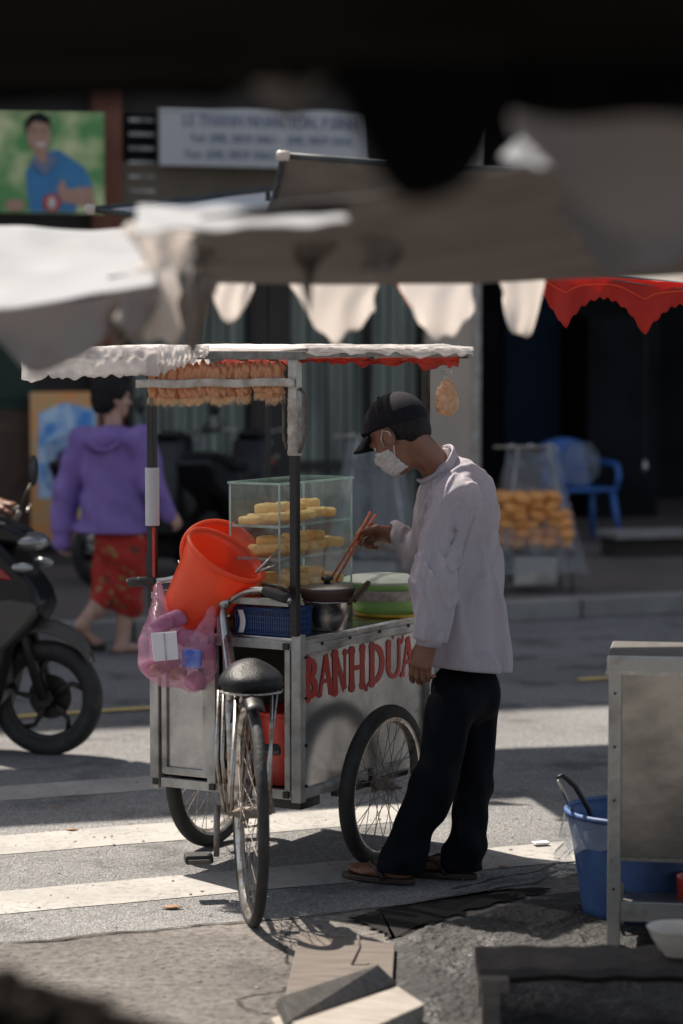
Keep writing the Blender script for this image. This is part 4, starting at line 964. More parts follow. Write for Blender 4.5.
# ================================================================== THINGS IN AND ON THE CART
def inbucket(name, label, cat, Mx, r0, r1, h, m, group=None, rimr=.008, bands=True, handle=True):
    t = thing(name, label, cat, Mx.translation, 0, group)
    B_ = Matrix.Translation(-Mx.translation) @ Mx
    prof = [(0.001, 0), (r0*.92, 0), (r0, .006)]
    for i in range(1, 9): prof.append((r0+(r1-r0)*i/8, h*i/8))
    if bands: prof[-2] = (prof[-2][0]+.004, prof[-2][1])
    inn = [(r-.004, z+.003) for r, z in prof[::-1] if r > .01]+[(0.001, .006)]
    MB().lathe(prof+inn, 48, B_).build('body', m, t, smooth=True)
    MB().tube([B_ @ Vector(((r1+.004)*math.cos(2*PI*i/48), (r1+.004)*math.sin(2*PI*i/48), h)) for i in range(48)], rimr, 10, closed=True).build('rim', m, t, smooth=True)
    for s in (-1, 1): MB().box((0, 0, 0), (.012, .03, .022)).build('lug', m, t, bevel=.003) if False else None
    if handle:
        pts = [B_ @ Vector(((r1+.012)*math.cos(a_), -(.06+0*a_)*math.sin(a_)*1.3-(r1)*.9*math.sin(a_)*.9, h-.02-.10*math.sin(a_)*.2)) for a_ in [i*PI/14 for i in range(15)]]
        MB().tube(pts, .0025, 6).build('handle', 'chrome', t, smooth=True)
    return t
def tilt(loc, axis):
    z = Vector(axis).normalized(); return Matrix.Translation(loc) @ z.to_track_quat('Z', 'Y').to_matrix().to_4x4()
rimc = W(226, 555, 7.72); axd = Vector((.50, -.30, .82)).normalized()
inbucket('bucket', 'bright orange bucket tilted towards the camera at the front of the pair', 'bucket', tilt(rimc-axd*.255, axd), .095, .132, .255, 'orange', 'orange buckets on the cart', handle=False)
rimc = W(221, 556, 7.95); axd = Vector((.30, -.75, .55)).normalized()
inbucket('bucket', 'orange bucket lying behind the front one, its rim showing on top', 'bucket', tilt(rimc-axd*.14, axd), .10, .130, .14, 'orange', 'orange buckets on the cart')
t = inbucket('bucket', 'red bucket stored low inside the open cart box', 'bucket', Matrix.Translation(CL(-.125, .16, .295)), .085, .112, .235, 'red_plastic', handle=False)
# glass display case
CX0, CX1, CY0, CY1, CZ0, CZ1 = -.322, -.134, .108, .575, .905, 1.272
case = thing('display_case', 'glass display case with three shelves of yellow cake on the cart', 'display case', CL((CX0+CX1)/2, (CY0+CY1)/2, .792), CZ)
cmi = mw(case).inverted() @ mw(cart)
def cb(name, x0, x1, y0, y1, z0, z1, m, par=case, bevel=0):
    mb = MB().box(((x0+x1)/2, (y0+y1)/2, (z0+z1)/2), (x1-x0, y1-y0, z1-z0), mtx=cmi); return mb.build(name, m, par, bevel=bevel)
cb('plinth', CX0-.004, CX1+.004, CY0-.004, CY1+.004, .793, CZ0-.008, 'steel_dirty', bevel=.003)
cb('base_plate', CX0-.006, CX1+.006, CY0-.006, CY1+.006, CZ0-.0075, CZ0, 'steel')
e = .004
for (x, y) in ((CX0, CY0), (CX1, CY0), (CX0, CY1), (CX1, CY1)): cb('corner_edge', x-e*.6, x+e*.6, y-e*.6, y+e*.6, CZ0+.001, CZ1-.005, 'glass_edge')
for (a_, b_) in (((CX0+e, CX1-e), (CY0-.001, CY0+.001)), ((CX0+e, CX1-e), (CY1-.001, CY1+.001)), ((CX0-.001, CX0+.001), (CY0+e, CY1-e)), ((CX1-.001, CX1+.001), (CY0+e, CY1-e))):
    cb('glass_pane', *a_, *b_, CZ0+.002, CZ1-.006, 'glass')
cb('top_pane', CX0-.004, CX1+.004, CY0-.004, CY1+.004, CZ1-.004, CZ1+.001, 'glass_top')
for (x0, x1, y0, y1) in ((CX0-.006, CX1+.006, CY0-.007, CY0-.0045), (CX0-.006, CX1+.006, CY1+.0045, CY1+.007), (CX1+.0045, CX1+.007, CY0-.004, CY1+.004), (CX0-.007, CX0-.0045, CY0-.004, CY1+.004)):
    cb('top_edge', x0, x1, y0, y1, CZ1-.006, CZ1+.0015, 'glass_edge')
shz = (1.128, 1.022)
for z in shz:
    s_ = cb('shelf', CX0+.006, CX1-.006, CY0+.006, CY1-.006, z, z+.004, 'glass')
    for (x0, x1, y0, y1) in ((CX0+.006, CX1-.006, CY0+.0035, CY0+.0055), (CX1-.0055, CX1-.0035, CY0+.006, CY1-.006)):
        cb('shelf_edge', x0, x1, y0, y1, z-.002, z+.007, 'glass_edge', s_)
cb('hinge', CX1+.001, CX1+.006, .19, .215, 1.13, 1.155, 'steel_dirty')
cf = lambda P: rbox(P, (0, 0, .014), (.050, .027, .015), .010)+.0010*np.sin(P[..., 0]*130+P[..., 1]*60)*np.sin(P[..., 1]*110)+.001*np.sin(P[..., 0]*330)*np.sin(P[..., 2]*300)
cake0 = sdf_mesh([(cf, (-.06, -.038, -.008), (.06, .038, .04), .0035)], 'cake_slice', 'cake'); first = True
def cake(x, y, z, rz, lab):
    global first
    c = cake0 if first else cake0.copy()
    if not first: C.objects.link(c)
    first = False; c.location = CL(x, y, z); c.rotation_euler = (random.uniform(-.08, .08), random.uniform(-.08, .08), rz+CZ); c.scale = (random.uniform(.9, 1.08), random.uniform(.9, 1.1), random.uniform(.85, 1.1)); tag(c, lab, 'cake', 'yellow cake slices in the glass case')
for lev, z in (('top', shz[0]+.0045), ('middle', shz[1]+.0045), ('bottom', CZ0+.001)):
    for i in range(7):
        for j in range(2):
            y = CY0+.045+i*.062+random.uniform(-.008, .008)
            if lev == 'top' and i == 6: continue
            cake(CX0+.060+j*.072+random.uniform(-.006, .006), y, z+j*.012, random.uniform(-.35, .35), 'yellow cake slice lying on the %s level of the glass case' % lev)
    for i in range(3): cake(CX0+.09+random.uniform(-.02, .02), CY0+.12+i*.12, z+.034, random.uniform(-.4, .4), 'yellow cake slice lying on the %s level of the glass case' % lev)
# lime basin with pale lid
bl = CL(-.095, .735, .793)
t = thing('basin', 'lime green plastic basin with a whitish lid and grey band at the cart\'s far end', 'basin', bl)
MB().lathe([(.001, 0), (.095, 0), (.102, .004), (.128, .045), (.143, .088), (.150, .092), (.150, .097), (.140, .097), (.124, .05), (.098, .008), (.001, .006)], 48).build('bowl', 'lime', t, smooth=True)
MB().lathe([(.1335, .048), (.1425, .066), (.146, .078), (.1475, .078), (.144, .064), (.135, .046)], 48).build('grey_band', 'tape', t, smooth=True)
MB().lathe([(.156, .097), (.154, .103), (.12, .113), (.06, .119), (.001, .121)], 48, wob=.01).build('lid', 'lid_white', t, smooth=True, thick=.003)
t = thing('tray', 'thin yellow tray under the lime green basin', 'tray', CL(-.07, .735, .7925)); t.location.z = .7925
bpy.data.objects[case.name]
MB().lathe([(.001, .0), (.120, .0), (.128, .012), (.122, .012), (.116, .003), (.001, .003)], 40).build('dish', 'yellow', t, smooth=True)
bs_ = [o_ for o_ in bpy.data.objects if o_.get('category') == 'basin'][0]; bs_.location.z += .004; bs_.scale = (1, 1, 1.12)
# steel cup pot with dark upper pan
pl_ = CL(-.030, .235, .7925)
t = thing('cooking_pot', 'shiny steel pot topped by a dark brown pan with black lid knob', 'pot', pl_)
MB().lathe([(.001, 0), (.056, 0), (.060, .004), (.068, .05), (.077, .105), (.081, .107), (.079, .112), (.073, .108), (.064, .05), (.054, .006), (.001, .005)], 40).build('pot_body', 'steel', t, smooth=True)
MB().lathe([(.001, .100), (.066, .102), (.082, .118), (.088, .142), (.092, .156), (.084, .156), (.078, .140), (.001, .132)], 40).build('upper_pan', 'wood_brown', t, smooth=True)
MB().lathe([(.088, .156), (.082, .160), (.05, .168), (.001, .171)], 36).build('lid', 'steel_dirty', t, smooth=True, thick=.003)
kb = t; MB().lathe([(.001, .170), (.012, .171), (.010, .180), (.020, .186), (.021, .195), (.014, .200), (.001, .202)], 24).build('knob', 'black_plastic', kb, smooth=True)
ea = MB().grid(lambda u, v: (.080+.050*u+.012*math.sin(v*PI), (v-.5)*.07*(1-.25*u), .120+.065*u-.02*(2*v-1)**2), 12, 12).build('ear_handle', 'wood_brown', t, smooth=True, thick=.012)
t.rotation_euler.z = -.3; t.scale = (1, 1, .88)
MB().box((-.10, 0, .150), (.06, .035, .022)).build('side_handle', 'wood_brown', t, bevel=.008)
# blue basket
def basket():
    t = thing('basket', 'blue plastic lattice basket under the cart rail with a white clip', 'basket', CL(-.135, .07, .7925), CZ)
    mb = MB(); wx, wy, h = .205, .12, .082
    for z in (.004, .022, .04, .058, .076):
        for s in (-1, 1): mb.box((0, s*wy/2, z), (wx, .003, .005)); mb.box((s*wx/2, 0, z), (.003, wy, .005))
    n = 24
    for i in range(n+1):
        for s in (-1, 1): mb.box((-wx/2+wx*i/n, s*(wy/2+.001), h/2), (.0035, .004, h))
    for i in range(13):
        for s in (-1, 1): mb.box((s*(wx/2+.001), -wy/2+wy*i/12, h/2), (.004, .0035, h))
    mb.box((0, 0, .002), (wx, wy, .003)); mb.build('lattice', 'blue_plastic', t)
    MB().tube([(-wx/2-.004, -wy/2-.004, h), (wx/2+.004, -wy/2-.004, h), (wx/2+.004, wy/2+.004, h), (-wx/2-.004, wy/2+.004, h)], .006, 8, closed=True).build('rim', 'blue_plastic', t, smooth=True)
    MB().grid(lambda u, v: (-wx/2+.012+.02*v+.010*math.sin(u*3), -wy/2-.010, .078-.074*u), 10, 4).build('clip', 'white_card', t, smooth=True, thick=.003)
    MB().box((0, 0, .03), (wx-.02, wy-.02, .05)).build('contents', 'blue_pack', t, bevel=.01)
basket()
# tin and packets behind the rail
f_ = lambda P: rbox(P, (0, 0, .02), (.05, .03, .02), .012)
t = sdf_mesh([(f_, (-.07, -.05, -.01), (.07, .05, .05), .005)], 'wrapped_parcel', 'goods_brown'); t.location = CL(-.335, .055, .793); t.rotation_euler.z = .3
tag(t, 'brown wrapped parcel on the counter just left of the blue basket', 'parcel')
t = sdf_mesh([(lambda P: rbox(P, (0, 0, .03), (.04, .03, .03), .014)+.003*np.sin(P[..., 0]*90+P[..., 2]*60), (-.06, -.05, -.01), (.06, .05, .08), .005)], 'parcel', 'pink_goods'); t.location = CL(-.425, .02, .793)
tag(t, 'pinkish-red plastic packet on the counter behind the handlebar stem', 'packet')
t = thing('tin_box', 'dark metal tin wedged between the right handle grip and the post', 'tin', CL(-.10, .05, .882), CZ)
MB().box((0, 0, .022), (.10, .07, .040)).build('box', 'black_metal', t, bevel=.004); MB().box((0, 0, .045), (.106, .076, .006)).build('lid', 'wood_brown', t, bevel=.002)
t = thing('tongs', 'steel tongs sticking out of the front orange bucket', 'tongs', W(262, 566, 7.72))
for (a_, b_) in (((255, 573, 7.70), (280, 548, 7.78)), ((258, 572, 7.72), (290, 559, 7.80))): MB().tube([W(*a_), W(*b_)], .004, 8).build('arm', 'steel', t, world=True, smooth=True)
# goods inside the cart
k = 0
gs = sdf_mesh([(lambda P: ell(P, (0, 0, .035), (.05, .04, .036))+.003*np.sin(P[..., 0]*80)*np.sin(P[..., 2]*90), (-.07, -.06, -.01), (.07, .06, .09), .007)], 'snack_bundle', 'goods_brown')
for lay in range(3):
    for (x, y) in ((-.255, .05), (-.25, .14)):
        put(gs, CL(x, y, .298+lay*.066), random.random()*3, 'brown snack bundle stacked inside the open cart beside the red bucket', 'snack bundle', 'brown bundles inside the cart', k == 0); k += 1
t = thing('canister', 'black canister standing above the brown bundles inside the cart', 'canister', CL(-.26, .10, .50), CZ)
MB().box((0, 0, -.006), (.07, .28, .006)).build('shelf', 'steel_dirty', cart) if False else None
MB().lathe([(.001, 0), (.034, 0), (.036, .01), (.036, .17), (.028, .19), (.001, .20)], 24).build('body', 'black_plastic', t, smooth=True)
MB().box((-.258, .12, .497), (.075, .22, .005)).build('inner_shelf', 'steel_dirty', cart)
# pink carrier bag on the handlebar
bc = W(179, 640, 7.66)
def bagf(P):
    c = np.array(bc, np.float32)
    d = ell(P, c+np.array((-.010, 0, -.055)), (.110, .060, .095)); d = smin(d, ell(P, c+np.array((-.045, 0, -.050)), (.085, .055, .08)), .04)
    d = smin(d, ell(P, c+np.array((.050, 0, -.085)), (.065, .05, .078)), .04)
    for s_, top in ((-1, W(160, 586, 7.80)), (1, W(214, 600, 7.68))):
        mid = c+np.array((-.070, 0, .01) if s_ < 0 else (.075, 0, -.01)); d = smin(d, cone(P, mid, top, .050 if s_ < 0 else .036, .014), .03)
    q = P-c
    wr = .0032*np.sin(q[..., 0]*62+q[..., 2]*14+2*np.sin(q[..., 2]*11))+.0028*np.sin(q[..., 0]*38-q[..., 2]*48+2*np.sin(q[..., 0]*20))
    return d+wr+.0018*np.sin(q[..., 2]*90+q[..., 0]*100)
bag = thing('carrier_bag', 'pink translucent carrier bag full of goods hanging from the left handlebar', 'carrier bag', (bc.x, bc.y, bc.z-.17))
sdf_mesh([(bagf, bc+Vector((-.2, -.2, -.22)), bc+Vector((.2, .25, .24)), .0055)], 'bag_film', 'bag_pink', bag)
def inb(px, py, Y, ox=0): return W(px, py, Y)
t = thing('carton', 'small white carton inside the pink carrier bag', 'carton', W(165, 660, 7.600), .1)
MB().box((0, 0, .044), (.080, .03, .088), Matrix.Rotation(-.08, 3, 'Y')).build('box', 'white_card', t, bevel=.002)
MB().box((.0, -.0165, .044), (.004, .002, .084), Matrix.Rotation(-.08, 3, 'Y')).build('seam', 'tape', t)
t = thing('packet', 'blue packet inside the pink carrier bag', 'packet', W(192, 668, 7.605), -.2)
MB().box((0, 0, .030), (.064, .028, .060), Matrix.Rotation(.05, 3, 'Y')).build('wrapper', 'blue_pack', t, bevel=.008)
k = 0
pg = sdf_mesh([(lambda P: ell(P, (0, 0, .03), (.04, .025, .03))+.003*np.sin(P[..., 0]*110)*np.sin(P[..., 2]*90), (-.06, -.04, -.01), (.06, .04, .07), .006)], 'pink_parcel', 'pink_goods')
for (px, py, Y) in ((165, 633, 7.65), (186, 646, 7.67), (173, 672, 7.68), (196, 690, 7.66), (155, 676, 7.67), (204, 660, 7.67), (176, 628, 7.68)):
    put(pg, W(px, py, Y), random.random(), 'crumpled pink parcel packed in the carrier bag', 'parcel', 'pink parcels in the carrier bag', k == 0); k += 1
for (px, py) in ((158, 676), (178, 680)):
    c = gs.copy(); C.objects.link(c); c.location = W(px, py, 7.65)-Vector((0, 0, .0)); c.scale = (.7, .6, .6); tag(c, 'brown snack at the bottom of the pink carrier bag', 'snack', 'brown snacks in the carrier bag')
# row of cracker bags hanging from the roof edge
def crk():
    t = thing('cracker_bag', 'clear bag of brown crackers hanging in the row under the roof', 'cracker bag', (0, 0, 0))
    f = lambda P: smin(rbox(P, (0, 0, -.062), (.017, .016, .045), .012), cone(P, (0, 0, -.02), (0, 0, .004), .011, .004), .02)+.003*np.sin(P[..., 2]*160+P[..., 0]*120)+.002*np.sin(P[..., 0]*260)
    sdf_mesh([(f, (-.03, -.03, -.12), (.03, .03, .012), .004)], 'crackers', 'cracker', t)
    MB().grid(lambda u, v: ((.020+.006*math.sin(v*9))*math.cos(2*PI*u), (.018+.004*math.sin(v*7))*math.sin(2*PI*u), -.05-.075*v-.006*math.sin(u*25)), 22, 8).build('wrapper', 'bag_amber', t, smooth=True)
    return t
c0 = crk()
for i in range(18):
    c = c0 if i == 0 else copy_tree(c0)
    c.location = CL(-.51+i*.0275, -.048+random.uniform(-.006, .004), ZR-.012+random.uniform(-.006, .004)); c.rotation_euler = (random.uniform(-.1, .1), random.uniform(-.12, .12), CZ+random.uniform(-.4, .4)); c.scale = (1, 1, random.uniform(.92, 1.12))
    tag(c, 'clear bag of brown crackers hanging in the row under the front roof edge', 'cracker bag', 'cracker bags hanging from the cart roof')
MB().grid(lambda u, v: (-.565+.60*u, -.074-.003*math.sin(u*40)*(1 if u > .08 else 3), ZR-.085+.010*u+.026*(v-.5)+.002*math.sin(u*17)), 60, 3).build('banding_strap', 'tape', cart, smooth=True, thick=.002)
# peanut bag hanging at the far right roof corner
pb = W(447, 374, 8.35)
t = thing('snack_bag', 'knotted clear bag of golden snacks hanging from the roof\'s right corner', 'snack bag', pb)
sdf_mesh([(lambda P: smin(ell(P, (0, 0, -.098), (.040, .035, .048)), ell(P, (0, 0, -.055), (.026, .022, .04)), .03)+.005*np.sin(P[..., 0]*170+P[..., 1]*90)*np.sin(P[..., 2]*150), (-.06, -.06, -.16), (.06, .06, .0), .005)], 'snacks', 'peanut', t, False)
sdf_mesh([(lambda P: smin(ell(P, (0, 0, -.095), (.045, .04, .055)), cone(P, (0, 0, -.05), (0, 0, -.005), .024, .005), .03)+.002*np.sin(P[..., 0]*120+P[..., 2]*60), (-.06, -.06, -.17), (.06, .06, .01), .005)], 'bag_film', 'bag_clear', t, False)
MB().tube([(0, 0, -.005), (0, 0, .03)], .002, 5).build('string', 'tape', t)
MB().lathe([(.004, -.008), (.016, .006), (.022, .012)], 12, wob=.3).build('knot_frill', 'bag_haze', t, smooth=True)
# ================================================================== PEOPLE
def V3(*a): return Vector(a)
def hand_sdf(wrist, x, y, curl=(.5, .6, .4), spread=.08, thumb=None, sc=1.0, curls=None):
    """x: finger direction, y: towards thumb, palm normal z = side the fingers curl to"""
    x = Vector(x).normalized(); y = Vector(y); y = (y-x*y.dot(x)).normalized()
    def mk(z):
        def T(a, b, c): return Vector(wrist)+x*a*sc+y*b*sc+z*c*sc
        segs = []
        segs.append((T(-.03, 0, 0), T(.012, 0, 0), .026*sc, .026*sc))
        for k, yy in enumerate((.027, .010, -.008, -.025)):
            segs.append((T(.008, yy*.55, 0), T(.080-.003*abs(k-1), yy, 0), .017*sc, .0125*sc))
        lens = ((.042, .026, .020), (.046, .030, .021), (.042, .028, .020), (.033, .021, .018))
        fs = []
        for k, yy in enumerate((.028, .0095, -.0095, -.027)):
            p = T(.080-.003*abs(k-1), yy, 0); a = 0; sp = spread*(1.5-k)*.6
            cc = curls[k] if curls else curl
            r = (.0098, .0098, .0092, .0082)[k]*sc
            for j in range(3):
                a += cc[j]; d = x*math.cos(a)*math.cos(sp)+y*math.sin(sp)*math.cos(a)+z*math.sin(a)
                q = p+d*lens[k][j]*sc; fs.append((p, q, r*(1-.07*j), r*(1-.07*(j+1)))); p = q
        th = thumb or ((.018, .022, .004), (.045, .048, .018), (.072, .054, .030), (.094, .048, .034))
        tp = [T(*a_) for a_ in th]
        ts = [(tp[0], tp[1], .018*sc, .0125*sc), (tp[1], tp[2], .0115*sc, .0105*sc), (tp[2], tp[3], .0105*sc, .0085*sc)]
        return segs, fs, ts
    return mk
def hand_part(wrist, x, y, z, **kw):
    segs, fs, ts = hand_sdf(wrist, x, y, **kw)(Vector(z).normalized())
    allp = [p for s in segs+fs+ts for p in s[:2]]
    lo = Vector([min(p[i] for p in allp)-.03 for i in range(3)]); hi = Vector([max(p[i] for p in allp)+.03 for i in range(3)])
    def f(P):
        d = None
        for s in segs: q = cone(P, *s); d = q if d is None else smin(d, q, .012)
        for k in range(4):
            g = None
            for s in fs[k*3:k*3+3]: q = cone(P, *s); g = q if g is None else smin(g, q, .003)
            d = smin(d, g, .005)
        g = None
        for s in ts: q = cone(P, *s); g = q if g is None else smin(g, q, .006)
        return smin(d, g, .008)
    return (f, lo, hi, .0030)
def foot_part(heel, fwd, lat, L_=.25, h=.004, z0=.022):
    """heel: ground point under the heel; lat: unit to the inner (big-toe) side"""
    f_ = Vector(fwd).normalized(); l_ = Vector(lat).normalized()
    def T(a, b, c): return Vector(heel)+f_*a+l_*b+Vector((0, 0, c+z0))
    def f(P):
        d = ell(P, T(.034, 0, .020), (.036, .029, .024), frame(f_, (0, 0, 1))[0])
        d = smin(d, cone(P, T(.045, 0, .055), T(.06, 0, .03), .024, .026), .012)
        d = smin(d, cone(P, T(.06, 0, .034), T(.165, .008, .016), .028, .018), .015)
        d = smin(d, cone(P, T(.05, -.012, .022), T(.165, -.020, .013), .022, .015), .012)
        for k, b in enumerate((.028, .010, -.006, -.020, -.032)):
            a0 = .190-.004*k*k*.6; r = .0135 if k == 0 else .0098-.0005*k
            d = smin(d, cone(P, T(a0-.02, b, .016), T(a0+.040-.007*k-(0 if k else 0), b, .010), r*1.1, r), .003)
        return smax(d, -plane(P, T(0, 0, 0), (0, 0, 1)), .004)
    pts = [T(-.02, -.06, -.01), T(-.02, .06, .15), T(.26, -.06, 0), T(.26, .06, .1)]
    lo = Vector([min(p[i] for p in pts)-.02 for i in range(3)]); hi = Vector([max(p[i] for p in pts)+.02 for i in range(3)])
    return (f, lo, hi, h), T
def sandal(parent, heel, fwd, lat, T, m='sandal', L_=.255):
    f_ = Vector(fwd).normalized(); l_ = Vector(lat).normalized(); Mx = Matrix((f_, l_, Vector((0, 0, 1)))).transposed().to_4x4(); Mx = Matrix.Translation(heel) @ Mx
    out = []
    for i in range(28):
        a = 2*PI*i/28; x = .118+.132*math.cos(a); y = (.040+.010*math.cos(a))*math.sin(a)+.004
        out.append((x, y))
    o = MB().prism(out, Mx @ Matrix.Translation((0, 0, .013)), .018).build('sandal', m, parent, world=True, bevel=.004)
    toe = T(.165, .018, .012)
    for s in (-1, 1):
        MB().tube([toe+Vector((0, 0, .018)), T(.135, s*.026+.004, .045), T(.10, s*.040, .030), T(.075, s*.043, -.002)], [.006, .008, .009, .009], 8).build('strap', m, o, world=True, smooth=True)
def head_sdf(P, HC, Rm, f_, l_, u_, s=1.0):
    def T(a, b, c): return Vector(HC)+f_*a*s+l_*b*s+u_*c*s
    d = ell(P, T(-.008, 0, .035), (.097*s, .076*s, .090*s), Rm)
    d = smin(d, ell(P, T(.028, 0, -.035), (.062*s, .058*s, .078*s), Rm), .03)
    d = smin(d, ell(P, T(.060, 0, -.088), (.026*s, .028*s, .020*s), Rm), .03)          # chin
    for q in (-1, 1):
        d = smax(d, -ell(P, T(.094, q*.032, .002), (.020*s, .020*s, .013*s), Rm), .015)   # eye sockets
        d = smin(d, ell(P, T(.058, q*.040, -.025), (.026*s, .020*s, .02*s), Rm), .02)      # cheeks
        e_ = ell(P, T(-.002, q*.078, -.008), (.020*s, .009*s, .032*s), Rm)
        e_ = smax(e_, -ell(P, T(.004, q*.088, -.004), (.011*s, .008*s, .018*s), Rm), .006)
        d = smin(d, e_, .006)
    d = smin(d, ell(P, T(.084, 0, .018), (.014*s, .05*s, .010*s), Rm), .02)
    d = smin(d, cone(P, T(.088, 0, .002), T(.108, 0, -.030), .008*s, .013*s), .012)
    for q in (-1, 1): d = smin(d, ell(P, T(.100, q*.012, -.034), (.010*s, .008*s, .007*s), Rm), .006)
    d = smin(d, ell(P, T(.088, 0, -.058), (.012*s, .024*s, .006*s), Rm), .006); d = smin(d, ell(P, T(.086, 0, -.068), (.011*s, .020*s, .006*s), Rm), .006)
    return d, T
# ---------------------------------------------------------------- the vendor
F = V3(-.866, .5, 0); Lf = V3(-.5, -.866, 0); U = V3(0, 0, 1)
van = W(450, 880, 7.72)
ven = thing('person', 'vendor in black cap, face mask and loose white shirt standing at the cart with chopsticks', 'person', (van.x, van.y, 0))
fw = (F*math.cos(R(35))-U*math.sin(R(35))); Rh, hf, hl, hu = frame(fw, U+F*.5)
HC = W(399, 435, 7.80)
NB = W(445, 474, 7.83)
Lsh, Rsh = W(455, 497, 7.67), W(440, 497, 7.98)
Lel, Lwr = W(434, 577, 7.62), W(428, 642, 7.605)
Rel, Rwr = W(426, 561, 8.06), W(394, 536, 8.09)
Pv = W(466, 690, 7.84)
hlF = V3(-.87, .49, 0).normalized(); hrF = V3(-.92, .38, 0).normalized(); hL_ = G(411, 886); hR_ = G(474, 880)
Lhip, Lkn, Lan = W(453, 705, 7.73), W(433, 785, 7.65), hL_+hlF*.040+V3(0, 0, .085)
Rhip, Rkn, Ran = W(478, 705, 7.90), W(473, 785, 7.82), hR_+hrF*.035+V3(0, 0, .085)
lean = (W(448, 480, 7.83)-W(468, 670, 7.84)).normalized(); Rt = frame(F, lean)[0]
Ch, Be, He = W(456, 528, 7.83), W(461, 600, 7.835), W(468, 658, 7.84)
def body(P):
    d = ell(P, Ch, (.095, .150, .17), Rt); d = smin(d, ell(P, Be, (.09, .13, .15), Rt), .06); d = smin(d, ell(P, Pv, (.080, .105, .10), Rt), .06)
    d = smin(d, cone(P, Lsh, Rsh, .055, .055), .05); d = smin(d, cone(P, HC-hu*.03-hf*.025, NB, .050, .056), .03)
    for a, b, c, r in ((Lsh, Lel, Lwr, 0), (Rsh, Rel, Rwr, 0)): d = smin(d, smin(cone(P, a, b, .048, .038), cone(P, b, c, .037, .026), .02), .02)
    for a, b, c in ((Lhip, Lkn, Lan), (Rhip, Rkn, Ran)): d = smin(d, smin(cone(P, a, b, .052, .040), cone(P, b, c, .040, .034), .02), .02)
    return d
def headf(P):
    d, T = head_sdf(P, HC, Rh, hf, hl, hu)
    return smin(d, cone(P, HC-hu*.035-hf*.03, NB, .049, .054), .03)
b0 = Vector((Pv.x-.55, Pv.y-.45, 0)); b1 = Vector((Pv.x+.3, Pv.y+.55, 1.6))
Rhx = F*.88+V3(0, 0, -.15)-Lf*-.1
hL = hand_part(Lwr, V3(-.28, .05, -1), F, (-Lf)*1.0, curls=((.25, .45, .3), (.35, .55, .35), (.42, .65, .4), (.5, .7, .4)), thumb=((.018, .022, .004), (.048, .040, .016), (.072, .044, .028), (.092, .036, .036)), sc=1.0)
rx = (F*.98+U*.10).normalized(); ry = (U*.75+Lf*.55); ry = (ry-rx*ry.dot(rx)).normalized(); rz_ = -(rx.cross(ry)) ; 
if rz_.dot(Lf*.6-U*.8) < 0: rz_ = -rz_
hR = hand_part(Rwr, rx, ry, rz_, curls=((.65, .95, .55), (.85, 1.0, .6), (1.1, 1.15, .7), (1.25, 1.2, .8)), spread=.03, thumb=((.018, .024, .004), (.045, .044, .020), (.072, .046, .036), (.096, .036, .044)), sc=.98)
fL, TL = foot_part(hL_, hlF, -Lf); fR, TR = foot_part(hR_, V3(-.92, .38, 0), Lf)
sdf_mesh([(body, b0, b1, .013), (headf, HC-V3(.17, .17, .19), HC+V3(.2, .17, .17), .0045), hL, hR, fL, fR], 'body', 'skin', ven)
sandal(ven, hL_, hlF, -Lf, TL); sandal(ven, hR_, V3(-.92, .38, 0), Lf, TR)
def T_(a, b, c): return HC+hf*a+hl*b+hu*c
for q in (-1, 1):
    MB().lathe([(0, .010), (.006, .008), (.009, 0)], 14, tilt(T_(.078, q*.031, .002), hf)).build('eye', 'white_card', ven, world=True, smooth=True)
    MB().tube([T_(.090, q*.012, .022), T_(.090, q*.030, .027), T_(.080, q*.048, .021)], .0025, 6).build('eyebrow', 'hair', ven, world=True, smooth=True)
def hairf(P):
    d = ell(P, T_(-.018, 0, .030), (.093, .080, .092), Rh); d = smin(d, ell(P, T_(-.064, 0, -.026), (.036, .060, .044), Rh), .03)
    d = np.maximum(d, -plane(P, T_(-.012, 0, 0), -hf+hu*-.35)); d = np.maximum(d, -plane(P, T_(0, 0, -.068), hu+hf*.2))
    keep = ell(P, T_(.0, .08, -.01), (.026, .02, .040), Rh); d = np.maximum(d, -keep)
    return d+.0010*np.sin(P[..., 0]*160+P[..., 2]*90)*np.sin(P[..., 1]*150+P[..., 2]*120)
sdf_mesh([(hairf, HC-V3(.17, .17, .17), HC+V3(.19, .17, .17), .0045)], 'hair', 'hair', ven)
capn = (hu*1.0-hf*.10).normalized()
def capf(P):
    d = ell(P, T_(-.011, 0, .038), (.111, .090, .098), Rh); d = smax(d, -plane(P, T_(.07, 0, .050), (hu-hf*.30)), .004)
    return smin(d, ell(P, T_(.090, 0, .062), (.012, .055, .012), Rh), .01)
cp = sdf_mesh([(capf, HC-V3(.2, .17, .17), HC+V3(.2, .17, .2), .0045)], 'cap', 'cap_cloth', ven)
def brim(u, v):
    a = (v-.5)*2; x = .088+.082*u*(1-.45*a*a)-.030*a*a; y = a*.078*(1-.10*u); return T_(x, y, .060-.020*u-.026*a*a)
MB().grid(brim, 12, 18).build('brim', 'cap_cloth', cp, world=True, smooth=True, thick=.005)
MB().lathe([(0, .004), (.006, .003), (.007, -.002)], 12, tilt(T_(-.006, 0, .140), hu)).build('button', 'cap_cloth', cp, world=True, smooth=True)
def maskf(P):
    d, _ = head_sdf(P, HC, Rh, hf, hl, hu); d = d-.0045
    d = smin(d, ell(P, T_(.072, 0, -.055), (.034, .040, .040), Rh), .02)
    d = smax(d, -plane(P, T_(.028, 0, -.02), hf-hu*.10), .004)
    d = smax(d, plane(P, T_(.10, 0, -.010), hu-hf*.35), .004); d = smax(d, -plane(P, T_(.05, 0, -.108), hu), .004)
    q = (P-np.array(HC, np.float32))@np.array(hu, np.float32)
    return d+.0018*np.sin(q*420)
